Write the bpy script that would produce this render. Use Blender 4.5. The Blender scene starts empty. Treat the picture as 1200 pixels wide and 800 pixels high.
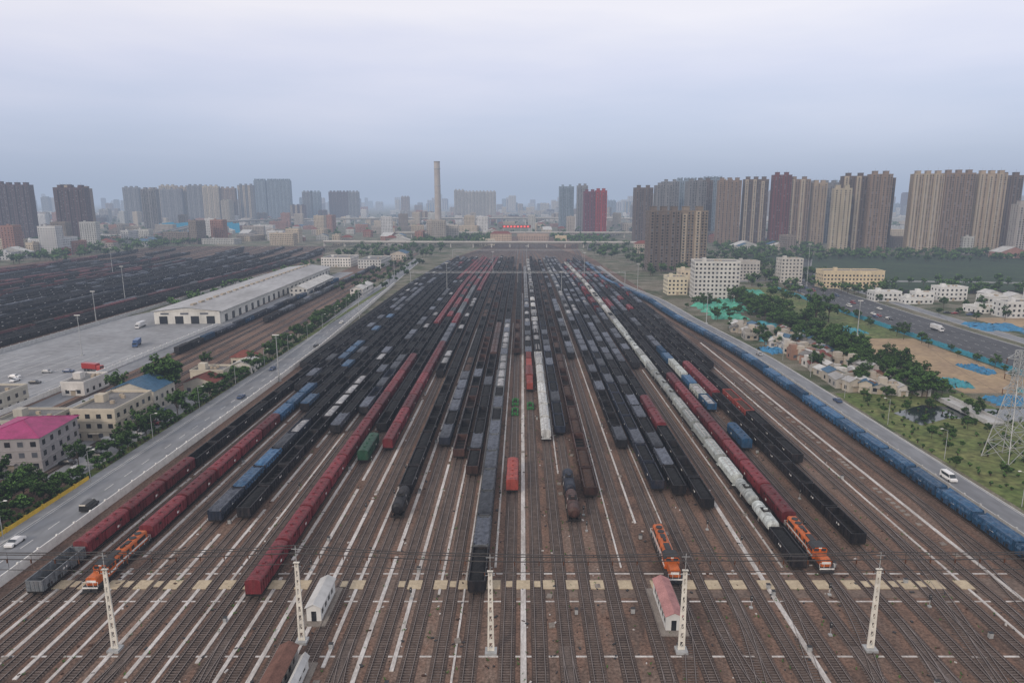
import bpy, math, random
from mathutils import Vector, Matrix
R = random.Random(7)
S = bpy.context.scene
COL = S.collection

# ------------------------------------------------------------------ mesh builder
class MB:
    def __init__(s): s.v=[]; s.f=[]; s.m=[]
    def quad(s,a,b,c,d,m=0):
        n=len(s.v); s.v+= [tuple(a),tuple(b),tuple(c),tuple(d)]; s.f.append((n,n+1,n+2,n+3)); s.m.append(m)
    def poly(s,pts,m=0):
        n=len(s.v); s.v+=[tuple(p) for p in pts]; s.f.append(tuple(range(n,n+len(pts)))); s.m.append(m)
    def box(s,x0,x1,y0,y1,z0,z1,m=0,bottom=True,rot=0,c=None):
        n=len(s.v)
        P=[(x0,y0,z0),(x1,y0,z0),(x1,y1,z0),(x0,y1,z0),(x0,y0,z1),(x1,y0,z1),(x1,y1,z1),(x0,y1,z1)]
        if rot:
            cx,cy=c if c else ((x0+x1)/2,(y0+y1)/2); cs,sn=math.cos(rot),math.sin(rot)
            P=[(cx+(x-cx)*cs-(y-cy)*sn, cy+(x-cx)*sn+(y-cy)*cs, z) for x,y,z in P]
        s.v+=P
        F=[(4,5,6,7),(0,1,5,4),(1,2,6,5),(2,3,7,6),(3,0,4,7)]
        if bottom: F.append((3,2,1,0))
        for f in F: s.f.append(tuple(n+i for i in f)); s.m.append(m)
    def prism(s,prof,y0,y1,m=0,caps=True):
        n=len(s.v); k=len(prof)
        s.v+=[(x,y0,z) for x,z in prof]+[(x,y1,z) for x,z in prof]
        for i in range(k):
            j=(i+1)%k; s.f.append((n+i,n+j,n+k+j,n+k+i)); s.m.append(m)
        if caps:
            s.f.append(tuple(n+i for i in range(k))[::-1]); s.m.append(m)
            s.f.append(tuple(n+k+i for i in range(k))); s.m.append(m)
    def beam(s,p,q,r=0.1,m=0,r2=None,k=4):
        p=Vector(p); q=Vector(q); d=(q-p)
        if d.length<1e-6: return
        d.normalize(); u=d.cross(Vector((0,0,1)))
        if u.length<1e-3: u=Vector((1,0,0))
        u.normalize(); w=d.cross(u); r2=r if r2 is None else r2
        n=len(s.v)
        for c,rr in ((p,r),(q,r2)):
            for i in range(k):
                a=2*math.pi*(i+.5)/k; s.v.append(tuple(c+u*math.cos(a)*rr+w*math.sin(a)*rr))
        for i in range(k):
            j=(i+1)%k; s.f.append((n+i,n+j,n+k+j,n+k+i)); s.m.append(m)
        s.f.append(tuple(n+i for i in range(k))[::-1]); s.m.append(m)
        s.f.append(tuple(n+k+i for i in range(k))); s.m.append(m)
    def mesh(s,name,mats):
        me=bpy.data.meshes.new(name); me.from_pydata(s.v,[],s.f)
        for m in mats: me.materials.append(m)
        me.polygons.foreach_set('material_index',s.m); me.update(); return me
    def obj(s,name,mats,loc=(0,0,0),rot=0,color=None,parent=None):
        return place(name,s.mesh(name,mats),loc,rot,color,parent)
def place(name,me,loc=(0,0,0),rot=0,color=None,parent=None,scale=None):
    o=bpy.data.objects.new(name,me); o.location=loc; o.rotation_euler=(0,0,rot)
    if color: o.color=(*color,1)
    if scale: o.scale=scale
    if parent: o.parent=parent
    COL.objects.link(o); return o

# ------------------------------------------------------------------ materials
def mat(name,col=(.5,.5,.5),rough=.8,var=.3,scale=.6,stretch=(1,1,1),objcol=False,metal=0,col2=None,fine=0.0,rnd=0.0,bump=0,spec=.3,dust=None):
    m=bpy.data.materials.new(name); m.use_nodes=True; N=m.node_tree.nodes; L=m.node_tree.links
    b=N['Principled BSDF']; b.inputs['Roughness'].default_value=rough; b.inputs['Metallic'].default_value=metal
    b.inputs['Specular IOR Level'].default_value=spec
    tc=N.new('ShaderNodeTexCoord'); mp=N.new('ShaderNodeMapping'); mp.inputs['Scale'].default_value=stretch
    L.new(tc.outputs['Object'],mp.inputs['Vector'])
    oi=N.new('ShaderNodeObjectInfo')
    ml=N.new('ShaderNodeMath'); ml.operation='MULTIPLY'; ml.inputs[1].default_value=137.0
    L.new(oi.outputs['Random'],ml.inputs[0]); L.new(ml.outputs[0],mp.inputs['Location'])
    nz=N.new('ShaderNodeTexNoise'); nz.inputs['Scale'].default_value=scale; nz.inputs['Detail'].default_value=5; nz.inputs['Roughness'].default_value=.65
    L.new(mp.outputs[0],nz.inputs['Vector'])
    mr=N.new('ShaderNodeMapRange'); mr.inputs['From Min'].default_value=.3; mr.inputs['From Max'].default_value=.7
    L.new(nz.outputs['Fac'],mr.inputs['Value'])
    def mix(t,a,bb,fac=None,f=1.0):
        x=N.new('ShaderNodeMix'); x.data_type='RGBA'; x.blend_type=t
        if fac is not None: L.new(fac,x.inputs['Factor'])
        else: x.inputs['Factor'].default_value=f
        for s,i in ((a,6),(bb,7)):
            if isinstance(s,tuple): x.inputs[i].default_value=(*s,1)
            else: L.new(s,x.inputs[i])
        return x.outputs[2]
    base = oi.outputs['Color'] if objcol else tuple(col)
    if col2 is not None: c=mix('MIX',base,tuple(col2),mr.outputs[0])
    else:
        lo=(1-var,)*3; hi=(1+var*.6,)*3
        k=mix('MIX',lo,hi,mr.outputs[0]); c=mix('MULTIPLY',base,k)
    if fine:
        n2=N.new('ShaderNodeTexNoise'); n2.inputs['Scale'].default_value=scale*9; n2.inputs['Detail'].default_value=2
        L.new(mp.outputs[0],n2.inputs['Vector'])
        k=N.new('ShaderNodeMapRange'); k.inputs['From Min'].default_value=.3;k.inputs['From Max'].default_value=.7
        k.inputs['To Min'].default_value=1-fine; k.inputs['To Max'].default_value=1+fine
        L.new(n2.outputs['Fac'],k.inputs['Value']); c=mix('MULTIPLY',c,k.outputs[0])
    if rnd:
        k=N.new('ShaderNodeMapRange'); k.inputs['To Min'].default_value=1-rnd; k.inputs['To Max'].default_value=1+rnd
        L.new(oi.outputs['Random'],k.inputs['Value']); c=mix('MULTIPLY',c,k.outputs[0])
    if dust:
        n3=N.new('ShaderNodeTexNoise'); n3.inputs['Scale'].default_value=.8; n3.inputs['Detail'].default_value=5; n3.inputs['Roughness'].default_value=.75
        L.new(mp.outputs[0],n3.inputs['Vector'])
        k=N.new('ShaderNodeMapRange'); k.inputs['From Min'].default_value=.47;k.inputs['From Max'].default_value=.72; k.inputs['To Max'].default_value=dust[1]
        L.new(n3.outputs['Fac'],k.inputs['Value']); c=mix('MIX',c,dust[0],k.outputs[0])
    L.new(c,b.inputs['Base Color'])
    if bump:
        bp=N.new('ShaderNodeBump'); bp.inputs['Strength'].default_value=bump; bp.inputs['Distance'].default_value=.3
        L.new(nz.outputs['Fac'],bp.inputs['Height']); L.new(bp.outputs[0],b.inputs['Normal'])
    return m
M_paint=mat('wagon_paint',rough=.55,var=.5,scale=.9,stretch=(1,1,.35),objcol=True,fine=.2,rnd=.4,dust=((.11,.082,.07),.34))
M_under=mat('underframe',(.018,.015,.013),var=.4)
M_coal=mat('coal_load',(.011,.011,.012),rough=.95,var=.5,scale=2,bump=.6,fine=.4)
M_floor=mat('wagon_floor',(.026,.023,.021),rough=.9,var=.6,scale=.5,fine=.3)
M_rustload=mat('scrap_load',(.08,.036,.02),col2=(.022,.018,.016),scale=2.5,fine=.5)
M_tarp=mat('tarpaulin',(.085,.095,.12),rough=.5,var=.5,scale=.8,col2=(.014,.017,.024),fine=.35,rnd=.7)
M_whiteload=mat('pale_load',(.44,.44,.44),col2=(.10,.10,.11),scale=.6,fine=.3,rnd=.4)
M_orange=mat('loco_orange',(.52,.12,.025),rough=.45,var=.35,fine=.15,dust=((.08,.05,.035),.5))
M_white=mat('white_paint',(.74,.73,.70),rough=.6,var=.2,fine=.08)
M_glass=mat('glass',(.03,.04,.05),rough=.12,var=.2,spec=.6)
M_dark=mat('dark_metal',(.035,.035,.037),rough=.6)
M_steel=mat('galvanised_steel',(.40,.41,.41),rough=.5,metal=.2)
M_mast=mat('concrete_mast',(.66,.63,.56),rough=.8,var=.25)
M_rail=mat('rail_steel',(.24,.20,.18),rough=.35,var=.3,metal=.5)
M_sleeper=mat('sleeper_concrete',(.13,.102,.088),var=.45,scale=.5,fine=.3)
M_bed=mat('track_ballast',(.038,.028,.024),col2=(.105,.072,.057),scale=.22,stretch=(1,.10,1),fine=.45,rnd=.3)
M_strip=mat('concrete_path',(.60,.58,.56),col2=(.33,.30,.275),scale=.5,stretch=(1,.3,1),fine=.2)
M_duct=mat('weathered_concrete',(.27,.24,.21),col2=(.17,.145,.125),scale=.5,fine=.2)
M_panel=mat('crossing_panel_paint',(.62,.52,.36),col2=(.42,.34,.24),scale=1.0,fine=.2,rnd=.25)
M_wall=mat('render_wall',rough=.85,var=.22,scale=.08,stretch=(1,1,.4),objcol=True,fine=.08,rnd=.08)
M_trim=mat('wall_trim',(.38,.32,.245),var=.2)
M_slab=mat('balcony_slab',rough=.85,var=.1,objcol=True)
M_win=mat('window_dark',(.018,.021,.027),rough=.2,var=.3,spec=.6)
M_win2=mat('window_pale',(.09,.10,.12),rough=.3,var=.3,spec=.6)  # paler tone for curtained panes, mixed in at random
M_roof=mat('flat_roof',(.17,.165,.16),var=.35,scale=.15,fine=.2)
M_roofM=mat('magenta_metal_roof',(.33,.04,.14),rough=.55,var=.3,scale=.25,fine=.12)
M_roofB=mat('blue_metal_roof',(.05,.12,.20),rough=.5,var=.25,fine=.1)
M_roofR=mat('red_tile_roof',(.18,.055,.042),rough=.8,var=.3,fine=.2)
M_roofG=mat('grey_metal_roof',(.42,.42,.42),col2=(.25,.245,.24),rough=.6,scale=.05,stretch=(1,.3,1),fine=.12)
M_roofW=mat('pale_roof',(.5,.5,.49),rough=.7,var=.3,scale=.2)
M_asph=mat('asphalt',(.085,.088,.095),rough=.9,col2=(.055,.057,.062),scale=.06,fine=.15)
M_road=mat('concrete_road',(.24,.25,.265),rough=.9,col2=(.16,.165,.178),scale=.05,stretch=(1,.3,1),fine=.15)
M_kerb=mat('kerb',(.45,.45,.44),var=.2)
M_mark=mat('road_marking',(.62,.62,.6),var=.25,scale=2)
M_lot=mat('concrete_lot',(.30,.31,.325),col2=(.2,.2,.205),rough=.9,scale=.03,fine=.15)
M_bark=mat('bark',(.07,.05,.035))
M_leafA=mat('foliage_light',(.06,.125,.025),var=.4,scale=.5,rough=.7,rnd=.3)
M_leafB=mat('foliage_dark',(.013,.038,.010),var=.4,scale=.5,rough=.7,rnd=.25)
M_grass=mat('grass',(.07,.12,.026),col2=(.155,.155,.06),scale=.05,fine=.45,rough=.95)
M_field=mat('crop_field',(.013,.032,.014),col2=(.028,.055,.02),scale=.03,fine=.3,rough=.95)
M_sand=mat('sand',(.40,.29,.17),col2=(.25,.18,.12),scale=.05,fine=.15,rough=.95)
M_water=mat('creek_water',(.02,.03,.03),rough=.08,var=.2,spec=.6)
M_net=mat('dust_net',rough=.8,var=.35,scale=.3,objcol=True,fine=.25,dust=((.15,.13,.1),.5))
M_red=mat('red_cladding',(.5,.03,.03),var=.15)
M_wire=mat('overhead_wire',(.06,.055,.053),rough=.6)
M_yel=mat('yellow_paint',(.6,.4,.05),var=.2)
M_insul=mat('brown_insulator',(.1,.04,.02),rough=.4)

def ground_mat(name,cols,scales,stretch):
    m=bpy.data.materials.new(name); m.use_nodes=True; N=m.node_tree.nodes; L=m.node_tree.links
    b=N['Principled BSDF']; b.inputs['Roughness'].default_value=.95; b.inputs['Specular IOR Level'].default_value=.1
    tc=N.new('ShaderNodeTexCoord'); c=None
    for i,(cc,sc,st,lo,hi) in enumerate(zip(cols,scales,stretch,[0]+[.46]*9,[1]+[.62]*9)):
        if i==0:
            c=N.new('ShaderNodeRGB'); c.outputs[0].default_value=(*cc,1); c=c.outputs[0]; continue
        mp=N.new('ShaderNodeMapping'); mp.inputs['Scale'].default_value=st; mp.inputs['Location'].default_value=(i*31,i*17,0)
        L.new(tc.outputs['Object'],mp.inputs['Vector'])
        nz=N.new('ShaderNodeTexNoise'); nz.inputs['Scale'].default_value=sc; nz.inputs['Detail'].default_value=7; nz.inputs['Roughness'].default_value=.66
        L.new(mp.outputs[0],nz.inputs['Vector'])
        mr=N.new('ShaderNodeMapRange'); mr.inputs['From Min'].default_value=lo; mr.inputs['From Max'].default_value=hi; mr.inputs['To Max'].default_value=.8
        L.new(nz.outputs['Fac'],mr.inputs['Value'])
        x=N.new('ShaderNodeMix'); x.data_type='RGBA'; L.new(mr.outputs[0],x.inputs['Factor']); L.new(c,x.inputs[6]); x.inputs[7].default_value=(*cc,1)
        c=x.outputs[2]
    for sc_,lo_,hi_ in ((1.8,.62,1.38),(6,.75,1.3)):
        n2=N.new('ShaderNodeTexNoise'); n2.inputs['Scale'].default_value=sc_; n2.inputs['Detail'].default_value=4; L.new(tc.outputs['Object'],n2.inputs['Vector'])
        k=N.new('ShaderNodeMapRange'); k.inputs['From Min'].default_value=.32;k.inputs['From Max'].default_value=.68;k.inputs['To Min'].default_value=lo_;k.inputs['To Max'].default_value=hi_
        L.new(n2.outputs['Fac'],k.inputs['Value'])
        x=N.new('ShaderNodeMix'); x.data_type='RGBA'; x.blend_type='MULTIPLY'; x.inputs['Factor'].default_value=1; L.new(c,x.inputs[6]); L.new(k.outputs[0],x.inputs[7]); c=x.outputs[2]
    L.new(c,b.inputs['Base Color']); return m
M_yard=ground_mat('yard_ballast',[(.15,.10,.077),(.09,.063,.051),(.20,.15,.122),(.07,.05,.042),(.175,.108,.08)],[0,.05,.12,.03,.4],[0,(1,.25,1),(1,.10,1),(1,.5,1),(1,.3,1)])
M_land=ground_mat('land',[(.12,.11,.078),(.045,.078,.026),(.185,.165,.125),(.028,.056,.018),(.22,.20,.165)],[0,.012,.02,.03,.06],[0]+[(1,1,1)]*4)

# ------------------------------------------------------------------ ground
def sheet(name,x0,x1,y0,y1,z,m):
    b=MB(); b.quad((x0,y0,z),(x1,y0,z),(x1,y1,z),(x0,y1,z)); return b.obj(name,[m])
sheet('ground',-16000,16000,-3000,22000,0,M_land)
def strip(name,path,w,z,m,kerb=False,marks=None):
    b=MB(); pts=[Vector((p[0],p[1],0)) for p in path]; offs=[]
    for i,p in enumerate(pts):
        d=(pts[min(i+1,len(pts)-1)]-pts[max(i-1,0)]).normalized(); offs.append(Vector((d.y,-d.x,0)))
    def rib(a0,a1,z0,mi):
        for i in range(len(pts)-1):
            p,q=pts[i],pts[i+1]
            A=p+offs[i]*a0; B=p+offs[i]*a1; C=q+offs[i+1]*a1; D=q+offs[i+1]*a0
            b.quad((A.x,A.y,z0),(B.x,B.y,z0),(C.x,C.y,z0),(D.x,D.y,z0),mi)
    rib(-w/2,w/2,z,0)
    if kerb:
        for s in (-1,1):
            e=s*w/2; a,c=(e,e+s*.35)
            for i in range(len(pts)-1):
                p,q=pts[i],pts[i+1]; lo,hi=min(a,c),max(a,c)
                A=p+offs[i]*lo; B=p+offs[i]*hi; C=q+offs[i+1]*hi; D=q+offs[i+1]*lo
                n=len(b.v)
                for zz in (0,z+.13):
                    for P in (A,B,C,D): b.v.append((P.x,P.y,zz))
                for f in ((4,5,6,7),(0,1,5,4),(1,2,6,5),(2,3,7,6),(3,0,4,7)): b.f.append(tuple(n+k for k in f)); b.m.append(1)
    if marks:
        for off,dash in marks:
            if not dash: rib(off-.08,off+.08,z+.012,2)
            else:
                for i in range(len(pts)-1):
                    p,q=pts[i],pts[i+1]; Ld=(q-p).length; d=(q-p)/Ld; t=0
                    while t+4<Ld:
                        A=p+d*t+offs[i]*(off-.1); B=p+d*t+offs[i]*(off+.1); C=B+d*4; D=A+d*4
                        b.quad((A.x,A.y,z+.012),(B.x,B.y,z+.012),(C.x,C.y,z+.012),(D.x,D.y,z+.012),2); t+=9
    return b.obj(name,[m,M_kerb,M_mark])
def pw(tab,y):
    if y<=tab[0][0]: return tab[0][1]
    for (a,b),(c,d) in zip(tab,tab[1:]):
        if y<=c:
            t=(y-a)/(c-a); t=t*t*(3-2*t) ; return b+(d-b)*t
    return tab[-1][1]
YT=[(560,1),(900,.90),(1080,.66),(1300,.38),(1600,.3)]
def ypath(x0): return lambda y: x0*pw(YT,y)
BT=[(300,1),(480,.90),(660,.72),(820,.71),(1100,.80),(1500,1.3)]
def bpath(x0): return lambda y: x0*pw(BT,y)
def pts(fn,y0,y1,st=40):
    r=[]; y=y0
    while y<y1: r.append((fn(y),y)); y+=st
    r.append((fn(y1),y1)); return r
b=MB(); ys=[40,300,400,500,600,700,820,900,1000,1100,1200,1500]
for a,c in zip(ys,ys[1:]):
    def L_(y): return -101*pw(YT,y)-3
    def R_(y): return max(bpath(112)(y),104*pw(YT,y))
    b.quad((L_(a),a,.02),(R_(a),a,.02),(R_(c),c,.02),(L_(c),c,.02))
b.obj('yard_ground',[M_yard])
b=MB(); b.quad((-186,150,.02),(-122,150,.02),(-150,1000,.02),(-200,1000,.02)); b.obj('yard_ground',[M_yard])
b=MB(); b.poly([(-268,300,.02),(-262,900,.02),(-330,1150,.02),(-600,1150,.02),(-620,420,.02)]); b.obj('yard_ground',[M_yard])

# ------------------------------------------------------------------ tracks
def track_geo(b,fn,y0,y1,st,sleep_to=0):
    ps=pts(fn,y0,y1,st)
    for (xa,a),(xc,c) in zip(ps,ps[1:]):
        b.quad((xa-1.45,a,.06),(xa+1.45,a,.06),(xc+1.45,c,.06),(xc-1.45,c,.06),0)
        for o in (-.75,.75):
            n=len(b.v)
            for x,y in ((xa+o-.055,a),(xa+o+.055,a),(xc+o+.055,c),(xc+o-.055,c)): b.v.append((x,y,.28))
            for x,y in ((xa+o-.1,a),(xa+o+.1,a),(xc+o+.1,c),(xc+o-.1,c)): b.v.append((x,y,.06))
            for f,mi in (((0,1,2,3),1),((4,0,3,7),3),((1,5,6,2),3)): b.f.append(tuple(n+k for k in f)); b.m.append(mi)
    y=y0
    while y<sleep_to:
        x=fn(y); b.box(x-1.25,x+1.25,y,y+.28,.06,.13,2,bottom=False); y+=.65
M_railside=mat('rail_rust',(.025,.015,.011),var=.3)
TM_=[M_bed,M_rail,M_sleeper,M_railside]
bt=MB(); track_geo(bt,lambda y:0,45,560,60,300); TR_NEAR=bt.mesh('track_straight',TM_)
def track(x0):
    o=place('railway_track',TR_NEAR,(x0,0,0))
    b=MB(); f=ypath(x0); track_geo(b,lambda y:f(y)-x0,560,1300,40)
    b.obj('far_section',TM_,parent=o)
TX=[-99,-94,-89,-84,-78.5,-72.5,-66.5,-61,-56.3,-51.5,-46.3,-41,-35.5,-30,-24,-18.7,-13.8,-8.8,-2.6,3.0,7.6,12.3,17.5,23.5,30.5,35.5,40.5,45.5,51.5,57,62.3,68.5,74,79.5,85,91]
for x in TX: track(x)
for x in (101,107):
    b=MB(); track_geo(b,bpath(x),45,1500,30,260); b.obj('railway_track',TM_)
for x in (-133,-140,-147,-155,-163,-170):
    b=MB(); track_geo(b,lambda y,x=x:x-(y-150)*.02*(1 if x>-160 else .4),150,1100,60,230); b.obj('railway_track',TM_)
LX=[]; x=-274
while x>-560: LX.append(x); x-=R.choice([5,5,5,5.5,9])
def lpath(x0):
    return lambda y: x0+ (0 if y<700 else -((y-700)/300)**2*14*(1+(x0+274)/-400))
for x in LX:
    b=MB(); track_geo(b,lpath(x),max(260,-x/.765-80),1150,60); b.obj('railway_track',TM_)
def sc(x0,x1,y0,y1): return lambda y: x0+(x1-x0)*(lambda t:t*t*(3-2*t))(min(1,max(0,(y-y0)/(y1-y0))))
for k,(xa,xb,ya,yb) in enumerate([(51.5,57,60,104),(62.3,68.5,62,112),(74,68.5,58,100),(74,79.5,78,126),(85,79.5,50,98),(85,91,70,118),(23.5,30.5,70,122),(40.5,35.5,66,112),(45.5,51.5,80,128),(17.5,23.5,55,100),(12.3,7.6,60,104),(91,101,80,170),(101,107,95,150),(-24,-30,60,106),(-46.3,-51.5,62,108),(-72.5,-66.5,60,104),(30.5,40.5,45,120),(57,68.5,46,112),(68.5,85,44,150),(45.5,62.3,44,128)]):
    b=MB(); f=sc(xa,xb,ya,yb); ze=k*.0023
    ps=pts(f,ya,yb,3)
    for (x1,a),(x2,c) in zip(ps,ps[1:]):
        for o in (-.75,.75):
            b.quad((x1+o-.06,a,.285+ze),(x1+o+.06,a,.285+ze),(x2+o+.06,c,.285+ze),(x2+o-.06,c,.285+ze),1)
            b.quad((x1+o-.11,a,.138+ze),(x1+o+.11,a,.138+ze),(x2+o+.11,c,.138+ze),(x2+o-.11,c,.138+ze),3)
    y=ya
    while y<yb: x_=f(y+.14); b.box(x_-1.3,x_+1.3,y+.3,y+.56,.065+ze*.1,.132+ze*.1,2,bottom=False); y+=.65
    b.obj('railway_turnout',TM_)

b=MB()
def cs(x,y0,y1,w): b.box(x-w/2,x+w/2,y0,y1,.02,.18,0,bottom=False)
for x in (-96.5,-91.5,-86.5,-81.2,-75.5,-69.5,-63.7,-58.6,-53.9,-48.9,-43.6,-38.2,-32.7,-27,-21.3):
    y=88+R.random()*12
    while y<330:
        l=R.uniform(30,90); cs(x,y,y+l,R.uniform(.5,.78)); y+=l+R.uniform(.2,7)
cs(.2,45,560,1.0); cs(-5.6,130,420,.45); cs(10,180,400,.4); cs(26.8,150,500,.5); cs(48.6,45,420,.9)
cs(33,150,300,.3); cs(88,60,330,.5); cs(54.3,130,300,.4); cs(96,45,360,.8)
cs(20.6,130,330,.35); cs(-16.2,120,190,.5); cs(-11.3,90,300,.35)
b.obj('concrete_path',[M_strip])
b=MB()
for y in (101.5,117.6,127.5): b.box(-100,100,y,y+.4,.02,.058,0,bottom=False)
b.obj('cable_trough',[M_strip])
sheet('service_crossing',-100,100,119,126,.034,mat('packed_dirt',(.19,.14,.11),col2=(.11,.08,.065),scale=.2,fine=.3))
b=MB()
for a,c in zip(TX,TX[1:]):
    x=(a+c)/2
    if R.random()<.08: continue
    w=min(1.35,(c-a)/2-1.15)
    b.box(x-w,x+w,121.9,125.0,.07,.2,0,bottom=False)
    if R.random()<.35: b.box(a-.62,a+.62,122.6,124.6,.14,.25,0,bottom=False)
b.obj('level_crossing',[M_panel])
b=MB(); y=130
while y<300:
    for x in (93.8,):
        if R.random()<.7: b.box(x-.6,x+.6,y,y+1.2,.02,.2,0,bottom=False,rot=R.uniform(-.08,.08))
    y+=R.choice([2.2,2.2,2.2,5])
b.obj('cable_duct_cover',[M_duct])

# ------------------------------------------------------------------ wagons
def under(b,L,W=2.9):
    b.box(-.35,.35,-L/2,L/2,.95,1.2,1)
    for s in (-1,1):
        b.box(s*W/2-.1,s*W/2+.1,-L/2,L/2,1.0,1.22,1)
        b.box(-W/2,W/2,s*L/2-.15,s*L/2+.15,.95,1.25,1)
        b.box(-.2,.2,s*(L/2+.0),s*(L/2+.48),.85,1.1,1)
        yc=s*(L/2-2.3)
        for t in (-1,1):
            b.prism([(t*1.05-.1,.45),(t*1.05+.1,.45),(t*1.05+.1,.9),(t*1.05-.1,.9)],yc-1.2,yc+1.2,1)
            for q in (-.9,.9):
                n=8; cy=yc+q
                P=[(math.cos(2*math.pi*i/n)*.42,math.sin(2*math.pi*i/n)*.42) for i in range(n)]
                b.poly([(t*.85,cy+u,.7+v) for u,v in P],1); b.poly([(t*.72,cy+u,.7+v) for u,v in P][::-1],1)
        b.box(-1.1,1.1,yc-.3,yc+.3,.6,.95,1)
def gondola(load):
    b=MB(); L=13.2; W=1.58; under(b,L)
    z0,z1=1.22,3.35
    for s in (-1,1):
        b.box(min(s*W-.06,s*W+.06),max(s*W-.06,s*W+.06),-L/2,L/2,z0,z1,0)
        b.box(s*W-.11,s*W+.11,-L/2-.03,L/2+.03,z1,z1+.12,0)
        b.box(-W+.07,W-.07,s*L/2-.06,s*L/2+.06,z0,z1-.01,0); b.box(-W+.12,W-.12,s*L/2-.1,s*L/2+.1,z1-.005,z1+.115,0)
        for i in range(9):
            y=-L/2+.4+i*(L-.8)/8; b.box(s*(W+.14)-.075,s*(W+.14)+.075,y-.08,y+.08,z0+.02,z1-.02,0)
        for i in range(4): b.box(s*(W+.09)-.03,s*(W+.09)+.03,-L/2+1.2+i*3,-L/2+2.6+i*3,z0+.1,z0+.8,1)
        b.box(s*(W+.10)-.03,s*(W+.10)+.03,-.7,.6,z0+1.2,z0+1.55,3)
        for x in (-.8,0,.8): b.box(x-.07,x+.07,s*(L/2+.1)-.04,s*(L/2+.1)+.04,z0,z1-.03,0)
    if load=='empty':
        b.quad((-W+.06,-L/2,1.4),(W-.06,-L/2,1.4),(W-.06,L/2,1.4),(-W+.06,L/2,1.4),2)
        for i in range(1,5): y=-L/2+i*L/5; b.box(-W+.07,W-.07,y-.05,y+.05,2.6,2.7,0)
    else:
        nx,ny=5,12; zb=2.95; hs={}
        for i in range(nx+1):
            for j in range(ny+1):
                e=(1-abs(2*i/nx-1)**2)*(1-abs(2*j/ny-1)**6)
                hs[i,j]=zb+e*(.55 if load!='tarp' else .75)+R.uniform(-.1,.1)*(1.2 if load!='tarp' else .8)
                if load=='tarp' and (i in(0,nx) ): hs[i,j]=3.5
        for i in range(nx):
            for j in range(ny):
                P=[]
                for a,c in ((i,j),(i+1,j),(i+1,j+1),(i,j+1)):
                    P.append(((-W+.06)+(2*W-.12)*a/nx,-L/2+.06+(L-.12)*c/ny,hs[a,c]+(.3 if load=='tarp' else 0)))
                b.quad(*P,2)
        if load=='tarp':
            for s in (-1,1):
                for j in range(ny):
                    y0=-L/2+L*j/ny; y1=-L/2+L*(j+1)/ny
                    b.quad((s*(W+.24),y0,R.uniform(2.4,2.9)),(s*(W+.24),y1,R.uniform(2.4,2.9)),(s*(W-.08),y1,3.8),(s*(W-.08),y0,3.8),2)
    return b,L
def boxcar():
    b=MB(); L=15.6; W=1.52; under(b,L)
    prof=[(-W,1.22),(W,1.22),(W,3.75),(W*.86,4.02),(W*.5,4.22),(0,4.3),(-W*.5,4.22),(-W*.86,4.02),(-W,3.75)]
    b.prism(prof,-L/2,L/2,0)
    for s in (-1,1):
        for i in range(13):
            y=-L/2+.3+i*(L-.6)/12
            if abs(y)<1.3: continue
            b.box(s*(W+.05)-.05,s*(W+.05)+.05,y-.06,y+.06,1.3,3.7,0)
        b.box(s*(W+.08)-.06,s*(W+.08)+.06,-1.5,1.5,1.35,3.6,0)
        for z in (1.33,3.62): b.box(s*(W+.12)-.07,s*(W+.12)+.07,-2.9,2.9,z-.05,z+.05,1)
        for y in (-4.6,4.6): b.box(s*(W+.03)-.03,s*(W+.03)+.03,y-.5,y+.5,2.9,3.35,1)
        b.box(s*(W+.02)-.02,s*(W+.02)+.02,3.0,4.0,1.8,2.3,3)
    for i in range(11):
        y=-L/2+.7+i*(L-1.4)/10
        b.prism([(-W*.86-.02,4.0),(-W*.5,4.26),(0,4.35),(W*.5,4.26),(W*.86+.02,4.0),(W*.5,4.2),(0,4.28),(-W*.5,4.2)],y-.05,y+.05,0)
    for y in (-5,-1.7,1.7,5): 
        b.box(-.25,.25,y-.25,y+.25,4.3,4.55,0)
    return b,L
def hopper():
    b=MB(); L=14; W=1.5; under(b,L)
    b.prism([(-W,1.9),(-.6,1.0),(.6,1.0),(W,1.9),(W,3.6),(W*.72,3.98),(W*.3,4.12),(-W*.3,4.12),(-W*.72,3.98),(-W,3.6)],-L/2+.7,L/2-.7,0)
    for s in (-1,1):
        for i in range(9):
            y=-L/2+1+i*(L-2)/8; b.box(s*(W+.05)-.05,s*(W+.05)+.05,y-.07,y+.07,1.9,3.6,0)
        b.box(-W,W,s*L/2-.25,s*L/2+.25,1.25,1.4,0)
        for x in (-1.2,1.2): b.beam((x,s*(L/2-.1),1.4),(x,s*(L/2-.8),3.5),.05,0)
        b.box(s*.62-.08,s*.62+.08,-L/2+1,L/2-1,4.16,4.2,3)
    for i in range(5):
        y=-L/2+2+i*(L-4)/4; b.beam((0,y,4.1),(0,y,4.28),.38,0,k=8)
    return b,L
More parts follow.
